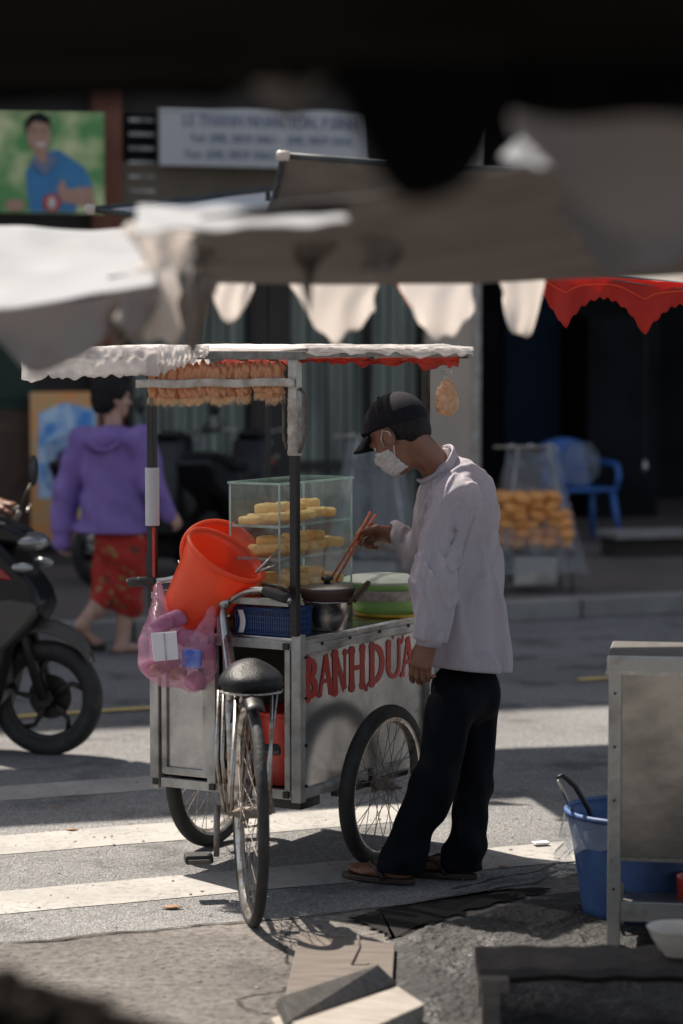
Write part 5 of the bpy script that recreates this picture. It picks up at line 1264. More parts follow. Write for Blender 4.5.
ms = sdf_mesh([(maskf, HC-V3(.17, .17, .17), HC+V3(.15, .17, .1), .0045)], 'face_mask', 'mask_cloth', ven)
for q in (-1, 1):
    MB().tube([T_(.040, q*.060, -.022), T_(.026, q*.078, .004), T_(.002, q*.084, .022), T_(-.016, q*.086, .004), T_(-.006, q*.080, -.032), T_(.034, q*.062, -.085)], .0018, 6).build('ear_loop', 'mask_cloth', ms, world=True, smooth=True)
# shirt
Lc, Rc = np.array(Lsh, np.float32), np.array(F, np.float32)
def folds(P, amp=1.0):
    a = (P-np.array(Be, np.float32))@np.array(F, np.float32); b = (P-np.array(Be, np.float32))@np.array(Lf, np.float32); z = P[..., 2]
    w1 = np.sin(b*46+a*14+1.4*np.sin(z*7+a*9)+z*5); w2 = np.sin(a*58-b*18+1.8*np.sin(z*5.5+1)+z*8); w3 = np.sin(b*95+z*16+2*np.sin(z*11+b*12)); w4 = np.sin(z*34+a*30+2*np.sin(b*20+z*6))
    zs = z-float(Lsh.z); bl = (P-np.array(Lsh, np.float32)); ax_ = bl@np.array(F, np.float32); rr = np.sqrt(ax_*ax_+zs*zs)+.02
    ph = np.arctan2(zs, ax_); rad = np.sin(ph*13+2.2*np.sin(rr*22))*np.exp(-rr/.22)*np.clip((rr-.04)*12, 0, 1)
    def rid(ph, w): return np.exp(-(np.sin(ph)/w)**2)
    low = np.clip((1.34-z)*4, 0, 1)
    r1 = rid(b*17+a*9+.9*np.sin(z*5+a*6)+z*2.2, .33)*(.55+.45*np.sin(z*8+b*15))
    r2 = rid(b*11-a*16+1.1*np.sin(z*4+2)-z*3.0, .28)*(.5+.5*np.sin(z*11-b*12+1))
    r3 = rid(z*13+a*16-b*6+1.2*np.sin(a*12), .30)*np.exp(-rr/.20)
    return amp*(-.0150*r1*low-.0140*r2*low-.0120*r3+.0085*w1*low+.0065*w2*low+.0014*w3+.0040*rad)
def shirtf(P):
    d = ell(P, Ch, (.115, .168, .175), Rt); d = smin(d, ell(P, W(466, 505, 7.84), (.080, .15, .12), Rt), .05)
    d = smin(d, ell(P, Be, (.128, .160, .19), Rt), .08)
    d = smin(d, ell(P, He+V3(0, 0, -.02), (.142, .165, .17), frame(F, U)[0]), .08)
    d = smin(d, cone(P, Lsh, Rsh, .066, .066), .06)
    d = smin(d, cone(P, W(452, 480, 7.83), W(438, 466, 7.83), .085, .060), .04)
    # sleeves
    sl_ = smin(cone(P, Lsh, Lel, .070, .055), cone(P, Lel, W(429, 634, 7.605), .057, .044), .03)
    z = P[..., 2]; x = P[..., 0]
    zz = z-float(Lel.z); sl_ = sl_-.013*np.exp(-(np.sin(z*24+x*26+1.3*np.sin(x*22+P[..., 1]*15))/.33)**2)*np.exp(-(zz/.12)**2)-.0075*np.exp(-(np.sin(z*9-x*48+P[..., 1]*20)/.3)**2)
    gr = .010*np.exp(-((d-sl_)/.010)**2)*np.clip((1.24-z)*8, 0, 1); d = smin(d, sl_, .006)+gr
    sr = smin(cone(P, Rsh, Rel, .066, .056), cone(P, Rel, Rwr+F*-.012, .052, .036), .03)+.003*np.sin(x*85+z*40)
    d = smin(d, sr, .02)
    d = d+folds(P)
    d = smax(d, -plane(P, W(468, 668, 7.84), (.10, .05, 1)), .004)
    d = np.maximum(d, -plane(P, Lwr+V3(0, 0, .008), (.15, 0, 1)) if False else d*0-1)
    # cut the cuffs
    dc = plane(P, Lwr+V3(0, 0, .004), (.25, 0, 1)); near = (cone(P, Lel, Lwr+V3(0, 0, -.1), .085, .085) < 0) & (z < 1.0)
    d = np.where(near & (cone(P, Be, He, .10, .10) > .035), np.maximum(d, -dc), d)
    dr_ = plane(P, Rwr+F*-.016, F); d = np.where(cone(P, Rel, Rwr+F*.1, .08, .08) < 0, np.maximum(d, dr_), d)
    # open neck
    return smax(d, -cone(P, NB+V3(-.02, 0, .01), HC, .056, .06), .006)
s0 = Vector((Pv.x-.50, Pv.y-.36, .62)); s1_ = Vector((Pv.x+.25, Pv.y+.50, 1.44))
shirt = sdf_mesh([(shirtf, s0, s1_, .0055)], 'shirt', 'shirt', ven, sm=1)
# cuffs, collar, placket, pocket
def band(cpt, axis, r, h, name, par, m='shirt', fl=.0):
    Mx = tilt(cpt, axis); MB().lathe([(r-.003, 0), (r, 0), (r+fl, h), (r+fl-.003, h)], 30, Mx, wob=.02).build(name, m, par, world=True, smooth=True)
band(Lwr+V3(.001, 0, -.012), V3(.12, 0, 1), .040, .052, 'cuff', shirt, fl=.006); band(Rwr+F*-.004, -F, .034, .045, 'cuff', shirt, fl=.004)
cax = (HC-hu*.03-hf*.03-NB).normalized()
def collar(u, v):
    a = -2.5+5.0*u; rr = .070+.012*math.sin(v*PI*.9)-.008*v; Mx = tilt(NB+cax*-.004, cax)
    # a=0 towards the back
    bk_ = (-F*1.0+lean*.3); bk_ = (bk_-cax*bk_.dot(cax)).normalized(); sd = cax.cross(bk_)
    return NB+cax*.022+(bk_*math.cos(a)+sd*math.sin(a))*rr*(1.0+.06*abs(math.sin(a)))+cax*(.048*math.sin(v*PI*.62)*(1-.0*abs(a))-.02*v)
MB().grid(collar, 40, 10).build('collar', 'shirt', shirt, world=True, smooth=True, thick=.002)
# trousers
def trouf(P):
    z = P[..., 2]; x = P[..., 0]; y = P[..., 1]
    d = ell(P, Pv+V3(0, 0, -.01), (.110, .125, .125), frame(F, U)[0])
    l1 = smin(cone(P, Lhip, Lkn, .081, .068), cone(P, Lkn, Lan+V3(.004, 0, -.02), .072, .064), .03); l1 = smin(l1, cone(P, Lan, Lan+V3(.0, -.0, -.055), .066, .073), .03)
    r1 = smin(cone(P, Rhip, Rkn, .076, .059), cone(P, Rkn, Ran, .063, .055), .03); r1 = smin(r1, cone(P, Ran, Ran+V3(0, -.0, -.055), .064, .072), .03)
    d = smin(smin(d, l1, .03), r1, .012)
    d = d+.0075*np.sin(z*24+x*34-y*20+2*np.sin(z*9))*np.clip(1.0-z, .2, 1)+.003*np.sin(z*70-x*40+y*20)*np.clip(.5-z, 0, .5)*2+.003*np.sin((x+y*.4)*70+z*4)
    return smax(d, -plane(P, V3(0, 0, .050), (.04, 0, 1)), .006)
tr = sdf_mesh([(trouf, Vector((Pv.x-.42, Pv.y-.42, .0)), Vector((Pv.x+.26, Pv.y+.36, .80)), .0085)], 'trousers', 'trouser', ven, sm=1)
MB().tube([W(496, 672, 7.80), W(489, 700, 7.745), W(474, 725, 7.705)], .003, 6).build('pocket_seam', 'denim', tr, world=True) if False else None
# chopsticks in the right hand
pin = Rwr+rx*.095+ry*.034+rz_*.040
a0 = W(333, 580, 8.02); dirc = (a0-pin).normalized(); top = pin-dirc*.075
t = thing('chopsticks', 'pair of long orange-brown chopsticks held in the vendor\'s right hand', 'chopsticks', (pin.x, pin.y, pin.z))
for k, off in enumerate((V3(-.004, -.004, .004), V3(.006, .002, -.002))):
    MB().tube([top+off*1.8, pin+off, a0+off*1.6], [.0052, .0048, .0032], 10).build('chopstick', 'chop', t, world=True, smooth=True)

# ---------------------------------------------------------------- a simpler clothed walker builder
def rot_frame(fwd): f_ = Vector(fwd).normalized(); return f_, Vector((0, 0, 1)).cross(f_)
# the woman walking away
wf, wl = rot_frame((.72, .69, 0)); YW = 13.5
wo = thing('person', 'woman with short black hair in a purple hooded jacket and red floral trousers, walking away', 'person', W(112, 655, YW)*1.0); wo.location.z = 0
wh = W(112, 398, YW); hdir = (wf*.95-wl*.30).normalized(); Rw, a_f, a_l, a_u = frame(hdir, U)
wP, wC, wN = W(120, 545, YW), W(112, 465, YW), W(113, 424, YW)
wLs, wRs = W(84, 440, YW+.12), W(141, 440, YW-.10)
wLe, wLw = W(66, 495, YW+.10), W(62, 532, YW+.05)
wRe, wRw = W(152, 485, YW-.12), W(168, 514, YW-.06)
wLh, wLk, wLa = W(112, 555, YW+.05), W(108, 592, YW+.02), W(82, 624, YW-.05)
wRh, wRk, wRa = W(128, 555, YW-.05), W(127, 600, YW+.05), W(122, 643, YW+.02)
def wbody(P):
    d = ell(P, wC, (.10, .15, .2), frame(wf, U)[0]); d = smin(d, ell(P, wP, (.11, .16, .13), frame(wf, U)[0]), .06); d = smin(d, cone(P, wN, wh, .05, .05), .03)
    for a, b, c in ((wLs, wLe, wLw), (wRs, wRe, wRw)): d = smin(d, smin(cone(P, a, b, .05, .04), cone(P, b, c, .04, .028), .02), .02)
    for a, b, c in ((wLh, wLk, wLa), (wRh, wRk, wRa)):
        d = smin(d, smin(cone(P, a, b, .08, .055), cone(P, b, c, .052, .036), .02), .03)
    m_ = wLk.lerp(wLa, .35); d = smin(d, ell(P, m_, (.05, .05, .09)), .03)
    # trailing foot (heel up) and flat foot
    d = smin(d, cone(P, wLa+V3(-.01, 0, -.01), wLa+V3(.055, .06, -.105), .035, .026), .02); d = smin(d, cone(P, wLa+V3(.055, .06, -.105), wLa+V3(.10, .10, -.115), .026, .015), .02)
    d = smin(d, cone(P, wRa+V3(-.02, -.02, -.03), wRa+V3(.12, .08, -.035), .034, .02), .02)
    return d
def whead(P): return head_sdf(P, wh, Rw, a_f, a_l, a_u, .98)[0]
wr_h = hand_part(wRw, V3(.55, .3, -.6), wf, -wl*-1, sc=.95); wl_h = hand_part(wLw, V3(-.1, .1, -1), wf, -wl, sc=.95)
sdf_mesh([(wbody, Vector((wP.x-.42, YW-.35, .0)), Vector((wP.x+.42, YW+.4, 1.6)), .015), (whead, wh-V3(.15, .15, .17), wh+V3(.15, .15, .17), .007), wr_h, wl_h], 'body', 'skin_pale', wo)
def whair(P):
    T2 = lambda a, b, c: wh+a_f*a+a_l*b+a_u*c
    d = ell(P, T2(-.016, 0, .040), (.108, .093, .105), Rw); d = smin(d, ell(P, T2(-.055, 0, -.035), (.060, .078, .065), Rw), .04)
    d = np.maximum(d, -plane(P, T2(.028, 0, 0), -a_f+a_u*-.0)*-1 if False else d)
    d = smax(d, plane(P, T2(.045, 0, .0), a_f-a_u*.9), .01); d = smax(d, -plane(P, T2(0, 0, -.085), a_u), .01)
    return d+.004*np.sin(P[..., 0]*110+P[..., 2]*70)*np.sin(P[..., 1]*90+P[..., 2]*60)
sdf_mesh([(whair, wh-V3(.18, .18, .18), wh+V3(.18, .18, .18), .008)], 'hair', 'hair', wo)
def jack(P):
    z = P[..., 2]; x = P[..., 0]
    d = ell(P, W(113, 462, YW), (.145, .175, .20), frame(wf, U)[0]); d = smin(d, ell(P, W(113, 505, YW), (.165, .21, .21), frame(wf, U)[0]), .09); d = smin(d, ell(P, W(112, 540, YW), (.185, .235, .17), frame(wf, U)[0]), .09)
    d = smin(d, cone(P, wLs, wRs, .07, .07), .06)
    d = smin(d, smin(cone(P, wLs, wLe, .085, .082), cone(P, wLe, wLw+V3(0, 0, -.03), .080, .060), .03), .03); d = smin(d, smin(cone(P, wRs, wRe, .085, .075), cone(P, wRe, wRw, .070, .045), .03), .03)
    d = smin(d, ell(P, W(104, 440, YW-.12), (.12, .085, .075), frame(V3(1, 0, .05), U)[0]), .03)             # hood
    d = d+.008*np.sin(x*45+1.5*np.sin(z*8)+z*5)*np.clip(1.5-z, .15, .8)+.005*np.sin(z*36+x*22)
    d = smax(d, -plane(P, W(112, 532, YW), (.0, 0, 1)), .006) if True else d
    arm = smin(cone(P, wLe, wLw+V3(0, 0, -.06), .075, .055), cone(P, wRe, wRw, .062, .045), .01)+.004*np.sin(z*60)
    return smin(d, arm, .015)
jk = sdf_mesh([(jack, Vector((wP.x-.5, YW-.45, .5)), Vector((wP.x+.45, YW+.45, 1.45)), .011)], 'jacket', 'purple', wo, sm=1)
MB().tube([W(88, 440, YW-.17), W(97, 449, YW-.21), W(108, 450, YW-.23), W(119, 442, YW-.2)], .010, 8).build('hood_seam', 'purple', jk, world=True, smooth=True)
def trs(P):
    z = P[..., 2]; d = ell(P, wP, (.135, .175, .14), frame(wf, U)[0])
    d = smin(d, cone(P, wLh, wLk.lerp(wLa, .12), .105, .085), .03); d = smin(d, cone(P, wRh, wRk+V3(0, 0, -.05), .105, .085), .02)
    d = d+.007*np.sin(z*30+P[..., 0]*25)
    d = smax(d, -plane(P, wRk+V3(0, 0, -.085), (.35, 0, 1)), .006); return d
sdf_mesh([(trs, Vector((wP.x-.3, YW-.3, .15)), Vector((wP.x+.35, YW+.3, .9)), .011)], 'trousers', 'floral', wo, sm=1)
MB().tube([wLa+V3(-.035, -.01, -.030), wLa+V3(.0, .03, -.085), wLa+V3(.06, .07, -.140), wLa+V3(.11, .12, -.145)], [.022, .024, .024, .02], 10).build('sandal', 'sandal', wo, world=True, smooth=True)
MB().box(wRa+V3(.045, .03, -.065), (.26, .10, .022), Matrix.Rotation(.58, 3, 'Z')).build('sandal', 'sandal', wo, world=True, bevel=.008)
# the rider, mostly outside the left edge
bm_ = mw(bikeA)
def BL(x, y, z): return bm_ @ Vector((x, y, z))
rf_ = (bm_.to_3x3() @ Vector((1, 0, 0))); rl_ = (bm_.to_3x3() @ Vector((0, 1, 0)))
rd = thing('person', 'rider on the black motorbike, mostly cut off by the left edge', 'person', BL(-1.0, 0, 0))
hh_ = BL(-.93, 0, 1.62); Rr_, rff, rll, ruu = frame(rf_, U)
def J(x, y, z): return BL(x, y, z)
def rbody(P):
    d = ell(P, J(-1.0, 0, 1.18), (.11, .16, .24), Rr_); d = smin(d, ell(P, J(-1.05, 0, .92), (.14, .17, .12), Rr_), .06); d = smin(d, cone(P, J(-.98, 0, 1.40), hh_, .055, .05), .03)
    for s in (-1, 1):
        d = smin(d, smin(cone(P, J(-.98, s*.19, 1.34), J(-.66, s*.29, 1.08), .05, .042), cone(P, J(-.66, s*.29, 1.08), J(-.33, s*.33, 1.035), .04, .028), .02), .02)
        d = smin(d, smin(cone(P, J(-1.0, s*.1, .88), J(-.56, s*.16, .78), .085, .06), cone(P, J(-.56, s*.16, .78), J(-.60, s*.15, .36), .055, .042), .02), .03)
        d = smin(d, cone(P, J(-.63, s*.15, .33), J(-.44, s*.16, .32), .036, .026), .02)
    return d
hs = []
for s in (-1, 1): hs.append(hand_part(J(-.335, s*.325, 1.035), rf_*1.0+U*-.1, rl_*(-s), -U, curls=((1.0, 1.2, .8),)*4, sc=.95))
lo_ = Vector([min(J(-1.4, -.5, 0)[i], J(-.2, .5, 0)[i], J(-1.4, .5, 0)[i], J(-.2, -.5, 0)[i])-.05 for i in range(2)]+[.2]); hi_ = Vector([max(J(-1.4, -.5, 0)[i], J(-.2, .5, 0)[i], J(-1.4, .5, 0)[i], J(-.2, -.5, 0)[i])+.05 for i in range(2)]+[1.9])
sdf_mesh([(rbody, lo_, hi_, .016), (lambda P: head_sdf(P, hh_, Rr_, rff, rll, ruu)[0], hh_-V3(.16, .16, .16), hh_+V3(.16, .16, .16), .008)]+hs, 'body', 'skin', rd)
def rsh(P):
    d = ell(P, J(-1.0, 0, 1.18), (.14, .19, .26), Rr_); d = smin(d, ell(P, J(-1.05, 0, .98), (.16, .19, .12), Rr_), .06)
    for s in (-1, 1): d = smin(d, cone(P, J(-.98, s*.19, 1.34), J(-.80, s*.26, 1.20), .075, .068), .03)
    return d+.005*np.sin(P[..., 2]*40+P[..., 0]*30)
sdf_mesh([(rsh, lo_, hi_, .016)], 'shirt', 'olive', rd)
def rtr(P):
    d = ell(P, J(-1.05, 0, .90), (.16, .18, .12), Rr_)
    for s in (-1, 1): d = smin(d, smin(cone(P, J(-1.0, s*.1, .88), J(-.56, s*.16, .78), .1, .08), cone(P, J(-.56, s*.16, .78), J(-.60, s*.15, .42), .075, .065), .02), .03)
    return d+.004*np.sin(P[..., 2]*40+P[..., 0]*30)
sdf_mesh([(rtr, lo_, hi_, .016)], 'trousers', 'denim', rd)
sdf_mesh([(lambda P: smax(ell(P, hh_+ruu*.04-rff*.005, (.135, .118, .125), Rr_), smin(plane(P, hh_+rff*.055, rff), plane(P, hh_+ruu*.01, -ruu)*1.0+.05, .01) if False else -plane(P, hh_+ruu*-.01, ruu), .01), hh_-V3(.18, .18, .1), hh_+V3(.18, .18, .2), .009)], 'helmet', 'scooter_red', rd)
# ================================================================== MARKET CANOPIES OVERHEAD
def canopy(name, label, c4, m, sag=.03, thick=.003, rip=.003, seed=0, nu=40, nv=24, group=None, rods=True, ropes=True, poles=()):
    """c4: near-left, near-right, far-right, far-left corners (world points)"""
    c4 = [Vector(p) for p in c4]; cen = sum(c4, Vector())/4
    t = thing(name, label, 'canopy', cen, 0, group)
    def f(u, v):
        p = c4[0].lerp(c4[1], u).lerp(c4[3].lerp(c4[2], u), v)
        s_ = math.sin(PI*u)*math.sin(PI*v)
        return p+V3(0, 0, -sag*s_+rip*math.sin(u*17+seed)*math.sin(v*9+seed*2)+rip*.8*mnoise.noise(Vector((u*9, v*9, seed)))-.4*sag*math.sin(PI*u)*((1-v)**4+v**4))
    MB2 = MB().grid(f, nu, nv); sh = MB2.build('sheet', m, t, world=True, smooth=True, thick=thick)
    for (p, q) in poles: MB().tube([p, q], .011, 10).build('pole', 'black_metal', t, world=True, smooth=True)
    return t, f
def flap(parent, a, b, h, m, seed=0, shape='scoop', bend=.0, out=V3(0, -1, 0), name='valance_flap', rip=.01):
    a = Vector(a); b = Vector(b)
    def f(u, v):
        # u across, v down; scalloped lower end
        w_ = {'scoop': 1-.30*max(0, v-.3)**1.3, 'tongue': 1-.25*max(0, v-.3)**1.3, 'point': 1-.9*v**1.6, 'square': 1-.05*v}[shape]
        hh = h*((1-(abs(2*u-1)**(1.5 if shape == 'tongue' else 2.6))*.55+(.05*math.sin(u*21+seed*2) if shape == 'tongue' else 0)) if shape != 'square' else (1-.12*abs(2*u-1)**3))
        uu = .5+(u-.5)*w_
        return a.lerp(b, uu)+V3(0, 0, -hh*v)+out*(bend*v*v+rip*math.sin(u*7+seed)*v+rip*.6*math.sin(u*15+seed*3+v*4)*v)+V3(rip*.8*math.sin(v*5+seed), 0, rip*.8*math.sin(u*9+seed)*v)
    return MB().grid(f, 16, 14).build(name, m, parent, world=True, smooth=True, thick=.002)
GRP = 'market canopies hanging between camera and cart'
# A: left canopy, pale sunlit top (depth 4.2-5.2)
A, fA = canopy('market_canopy', 'pale sunlit cloth canopy at the left edge with grey-brown scalloped flaps', (W(-170, 322, 4.2), W(158, 285, 4.35), W(152, 230, 5.3), W(-170, 212, 5.3)), 'tarp_white', .03, seed=1, group=GRP,
     poles=((W(-165, 318, 4.2), W(-165, 318, 4.2)*1+V3(0, 0, -1.75)),))
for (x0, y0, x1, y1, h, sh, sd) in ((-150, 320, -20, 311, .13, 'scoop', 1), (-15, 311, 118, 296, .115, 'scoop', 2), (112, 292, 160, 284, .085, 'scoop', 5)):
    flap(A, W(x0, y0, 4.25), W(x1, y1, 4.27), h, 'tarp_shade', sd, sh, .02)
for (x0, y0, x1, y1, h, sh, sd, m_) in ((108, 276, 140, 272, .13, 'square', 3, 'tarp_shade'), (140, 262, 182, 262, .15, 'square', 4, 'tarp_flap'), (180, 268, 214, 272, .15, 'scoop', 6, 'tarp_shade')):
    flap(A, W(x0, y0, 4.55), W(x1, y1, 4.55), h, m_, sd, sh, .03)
# B: large middle canopy, seen from beneath (depth 3.6-5.2)
Bc_, fB = canopy('market_canopy', 'wide grey-brown canopy across the middle seen from beneath, with bright back-lit flaps', (W(200, 216, 3.8), W(760, 118, 3.6), W(700, 272, 5.2), W(188, 280, 4.9)), 'tarp_grey', .035, seed=2, group=GRP,
     poles=((W(755, 286, 5.2), W(755, 286, 5.2)+V3(0, 0, -1.8)),))
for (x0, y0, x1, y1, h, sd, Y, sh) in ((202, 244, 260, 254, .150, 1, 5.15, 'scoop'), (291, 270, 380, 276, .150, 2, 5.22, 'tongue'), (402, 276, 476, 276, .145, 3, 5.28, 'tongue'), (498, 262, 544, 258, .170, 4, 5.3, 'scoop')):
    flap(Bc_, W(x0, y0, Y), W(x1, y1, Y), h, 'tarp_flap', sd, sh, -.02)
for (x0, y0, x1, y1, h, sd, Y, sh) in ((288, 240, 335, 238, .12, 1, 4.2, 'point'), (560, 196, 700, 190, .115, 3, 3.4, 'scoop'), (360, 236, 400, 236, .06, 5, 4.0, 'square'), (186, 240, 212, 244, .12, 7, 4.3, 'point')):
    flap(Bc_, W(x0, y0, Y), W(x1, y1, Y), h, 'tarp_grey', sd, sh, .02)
MB().tube([W(188, 281, 4.92), W(330, 283, 5.0), W(470, 282, 5.1), W(560, 277, 5.15), W(690, 268, 5.25)], .004, 8).build('edge_cord', 'tarp_grey', Bc_, world=True, smooth=True)
# B2: white sunlit strip lying over the left of B
B2, _ = canopy('market_canopy', 'thin white sunlit canopy strip folded over the middle canopy\'s left end', (W(134, 233, 3.75), W(350, 223, 3.62), W(346, 209, 3.85), W(138, 207, 3.95)), 'tarp_white', .0, seed=4, group=GRP)
flap(B2, W(128, 222, 3.95), W(196, 232, 3.95), .075, 'tarp_flap', 3, 'scoop', .01)
# C: right grey flap canopy, near (depth 2.6)
Cc, _ = canopy('market_canopy', 'near grey canopy corner drooping at the upper right, strongly out of focus', (W(505, 96, 2.5), W(800, 70, 2.4), W(800, 170, 3.0), W(560, 118, 3.0)), 'tarp_shade', .02, seed=5, group=GRP)
flap(Cc, W(508, 100, 2.52), W(830, 92, 2.5), .14, 'tarp_shade', 1.2, 'scoop', .02, rip=.006)
C2, _ = canopy('market_canopy', 'small bluish-white sunlit canopy corner peeking below the near black awning', (W(500, 158, 3.1), W(590, 172, 3.1), W(600, 142, 3.7), W(520, 136, 3.7)), 'tarp_white', .01, seed=6, group=GRP)
# D: black near awning (depth 1.5-2.6)
D_, _ = canopy('near_awning', 'black out-of-focus awning filling the top of the view', (W(-260, -260, 1.5), W(960, -260, 1.5), W(960, 92, 2.4), W(-260, 92, 2.4)), 'tarp_black', .0, seed=7, rip=.003)
for (x0, x1, y0, h, sh, sd, Y) in ((-200, 240, 86, .018, 'square', 1, 2.3), (336, 515, 60, .128, 'scoop', 2, 2.2), (500, 760, 60, .055, 'square', 3, 2.25)):
    flap(D_, W(x0, y0, Y), W(x1, y0, Y), h, 'tarp_black', sd, sh, .01, rip=.004)
flap(D_, W(232, 62, 2.35), W(352, 62, 2.35), .055, 'tarp_grey', 2, 'point', 0)
# E: canopy beyond the cart, pale top with black rod, pointing left (depth ~9.6)
E, fE = canopy('stall_parasol', 'pale parasol with thin black rim rod and pointed left tip beyond the cart', (W(96, 211, 10.3), W(330, 236, 10.3), W(330, 184, 11.2), W(98, 207, 10.6)), 'tarp_pale', .03, seed=8, group='parasols beyond the cart',
     poles=((W(268, 192, 10.9), V3(W(268, 190, 10.9).x, 10.9, 0)),))
MB().tube([W(92, 209, 10.3), W(140, 216, 10.25), W(175, 236, 10.2)], .012, 10).build('rim_rod', 'tarp_edge', E, world=True, smooth=True)
MB().tube([W(96, 208, 10.4), W(190, 199, 10.8), W(272, 188, 11.1)], .010, 10).build('rim_rod', 'tarp_edge', E, world=True, smooth=True)
MB().lathe([(0, 0), (.022, .004), (.024, .035), (.015, .05), (0, .052)], 16, tilt(W(96, 210, 10.3), V3(-1, 0, .1))).build('rod_cap', 'china', E, world=True, smooth=True)
Fp, fF = canopy('stall_parasol', 'brown-grey parasol underside with dark rim above the cart roof', (W(285, 157, 9.9), W(520, 170, 9.9), W(520, 232, 10.8), W(270, 213, 10.6)), 'tarp_grey', .02, seed=9, group='parasols beyond the cart')
MB().tube([W(280, 155, 9.88), W(330, 159, 9.88), W(420, 165, 9.88), W(520, 171, 9.88)], .014, 10).build('rim_rod', 'tarp_edge', Fp, world=True, smooth=True)
MB().tube([W(282, 157, 9.9), W(277, 185, 10.2), W(269, 212, 10.6)], .010, 10).build('rim_rod', 'tarp_edge', Fp, world=True, smooth=True)
MB().lathe([(0, 0), (.020, .004), (.022, .045), (.015, .055), (0, .056)], 16, tilt(W(290, 156, 9.86), V3(-1, 0, .05))).build('rod_cap', 'china', Fp, world=True, smooth=True)
flap(Fp, W(253, 230, 10.0), W(292, 236, 10.0), .16, 'tarp_red', 1, 'scoop', 0)
flap(Fp, W(392, 270, 10.0), W(440, 278, 10.0), .14, 'tarp_red', 2, 'scoop', 0)
# G: red-edged parasol at the right (depth ~8.6)
Gp, fG = canopy('stall_parasol', 'brown parasol with a torn bright red valance at the right edge', (W(528, 268, 8.4), W(820, 300, 8.2), W(820, 246, 9.6), W(540, 250, 9.4)), 'tarp_grey', .03, seed=10, group='parasols beyond the cart',
     poles=((W(800, 275, 8.9), V3(W(800, 275, 8.9).x, 8.9, 0)),))
MB().tube([W(526, 262, 8.42), W(600, 275, 8.38), W(683, 285, 8.34), W(800, 294, 8.25)], .010, 10).build('rim_rod', 'tarp_edge', Gp, world=True, smooth=True)
def val(u, v):
    x = 530+u*290; y0 = 268+26*u*.95; top = W(x, y0+2, 8.38-.15*u)
    sc_ = abs(math.sin((x-565)/80*PI)); h = (.200-.125*sc_**.75+.006*math.sin(x*.7)); 
    if x < 552: h *= .55+.45*(x-530)/22
    return top+V3(0, -.012*math.sin(u*60)*v+.01*math.sin(u*23), -h*v)
MB().grid(val, 120, 10).build('valance', 'tarp_red', Gp, world=True, smooth=True, thick=.002)
MB().tube([Vector(val(i/40, .35))+V3(0, -.004, 0) for i in range(41)], .003, 6).build('stitching', 'orange', Gp, world=True)
hi, _ = canopy('market_canopy', 'unseen high dark cloth added to shade the foreground stalls', (V3(-.95, 6.15, 3.2), V3(1.6, 5.9, 3.2), V3(1.6, 8.1, 3.2), V3(-.95, 7.9, 3.2)), 'tarp_black', .06, seed=12)  # added above the view only to shade the bottom-right foreground
# unseen cloth strip, added to cast the shade band on the tarmac
a_, b_ = Vector((-5.2, 11.15, 5.2)), Vector((2.3, 13.15, 5.2))
t = thing('unseen_shade_strip', 'long unseen cloth strip added high over the street to shade the tarmac', 'sunshade', (a_+b_)/2)
MB().grid(lambda u, v: a_.lerp(b_, u)+V3(0, (v-.5)*(1.35-.42*u), -.05*math.sin(PI*u)), 30, 6).build('cloth', 'tarp_black', t, world=True, smooth=True, thick=.004)
for v in (-.6, .6): MB().tube([a_+V3(-9, v, .6), a_+V3(0, v, 0), b_+V3(0, v*.75, 0), b_+V3(9, v, .6)], .005, 6).build('rope', 'tape', t, world=True)
# ================================================================== FOREGROUND RIGHT: STEEL STALL
sx0 = W(603, 700, 6.8).x; SW, SD, SHt = 1.15, .34, .855
st = thing('steel_stall', 'stainless steel vending table with a smeared sheet front at the right edge', 'food stall', (sx0, 6.66, 0), R(-9))
def sb(mb, x0, x1, y0, y1, z0, z1): return mb.box(((x0+x1)/2, (y0+y1)/2, (z0+z1)/2), (x1-x0, y1-y0, z1-z0))
for (x, y) in ((0, 0), (SW-.04, 0), (0, SD-.04), (SW-.04, SD-.04)):
    sb(MB(), x, x+.036, y, y+.036, 0, SHt-.05).build('leg', 'steel_dirty', st, bevel=.002)
sb(MB(), -.006, SW+.006, -.006, SD+.006, SHt-.047, SHt).build('worktop', 'steel_dirty', st, bevel=.006)
sb(MB(), -.008, SW+.008, -.0085, -.0065, SHt-.052, SHt-.040).build('worktop_lip', 'steel', st)
zf = 1.7-(850-350)/355.0
sb(MB(), .037, SW-.041, .006, .012, zf+.0, SHt-.05).build('front_sheet', 'steel_sheet' if 'steel_sheet' in M else 'steel_dirty', st)
sb(MB(), .006, .012, .037, SD-.041, zf, SHt-.05).build('side_sheet', 'steel_dirty', st)
sb(MB(), .037, SW-.041, .002, .022, zf-.012, zf-.001).build('sheet_rim', 'steel', st)
zs = 1.7-(905-350)/355.0
sb(MB(), .037, SW-.041, .004, .03, zs-.028, zs+.028).build('shelf_rail', 'steel_dirty', st, bevel=.002)
sb(MB(), .037, SW-.041, .031, SD-.04, zs-.018, zs-.010).build('shelf', 'steel_dirty', st)
for z in (.2, .45, .6, .75): MB().tube([(.018, -.004, z), (.018, .001, z)], .004, 8).build('rivet', 'black_metal', kids(st)[0])
sb(MB(), .037, SW-.041, SD-.012, SD-.006, .30, SHt-.05).build('added_back_sheet', 'steel_dirty', st)  # back panel added to block the sun and darken the space below
# blue bucket with liner
bb_ = V3(W(637, 900, 7.12).x, 7.12, .018)
t = inbucket('bucket', 'large blue bucket with a plastic liner beside the steel stall\'s leg', 'bucket', Matrix.Translation(bb_), .160, .208, .315, 'blue_bucket', handle=False, rimr=.009)
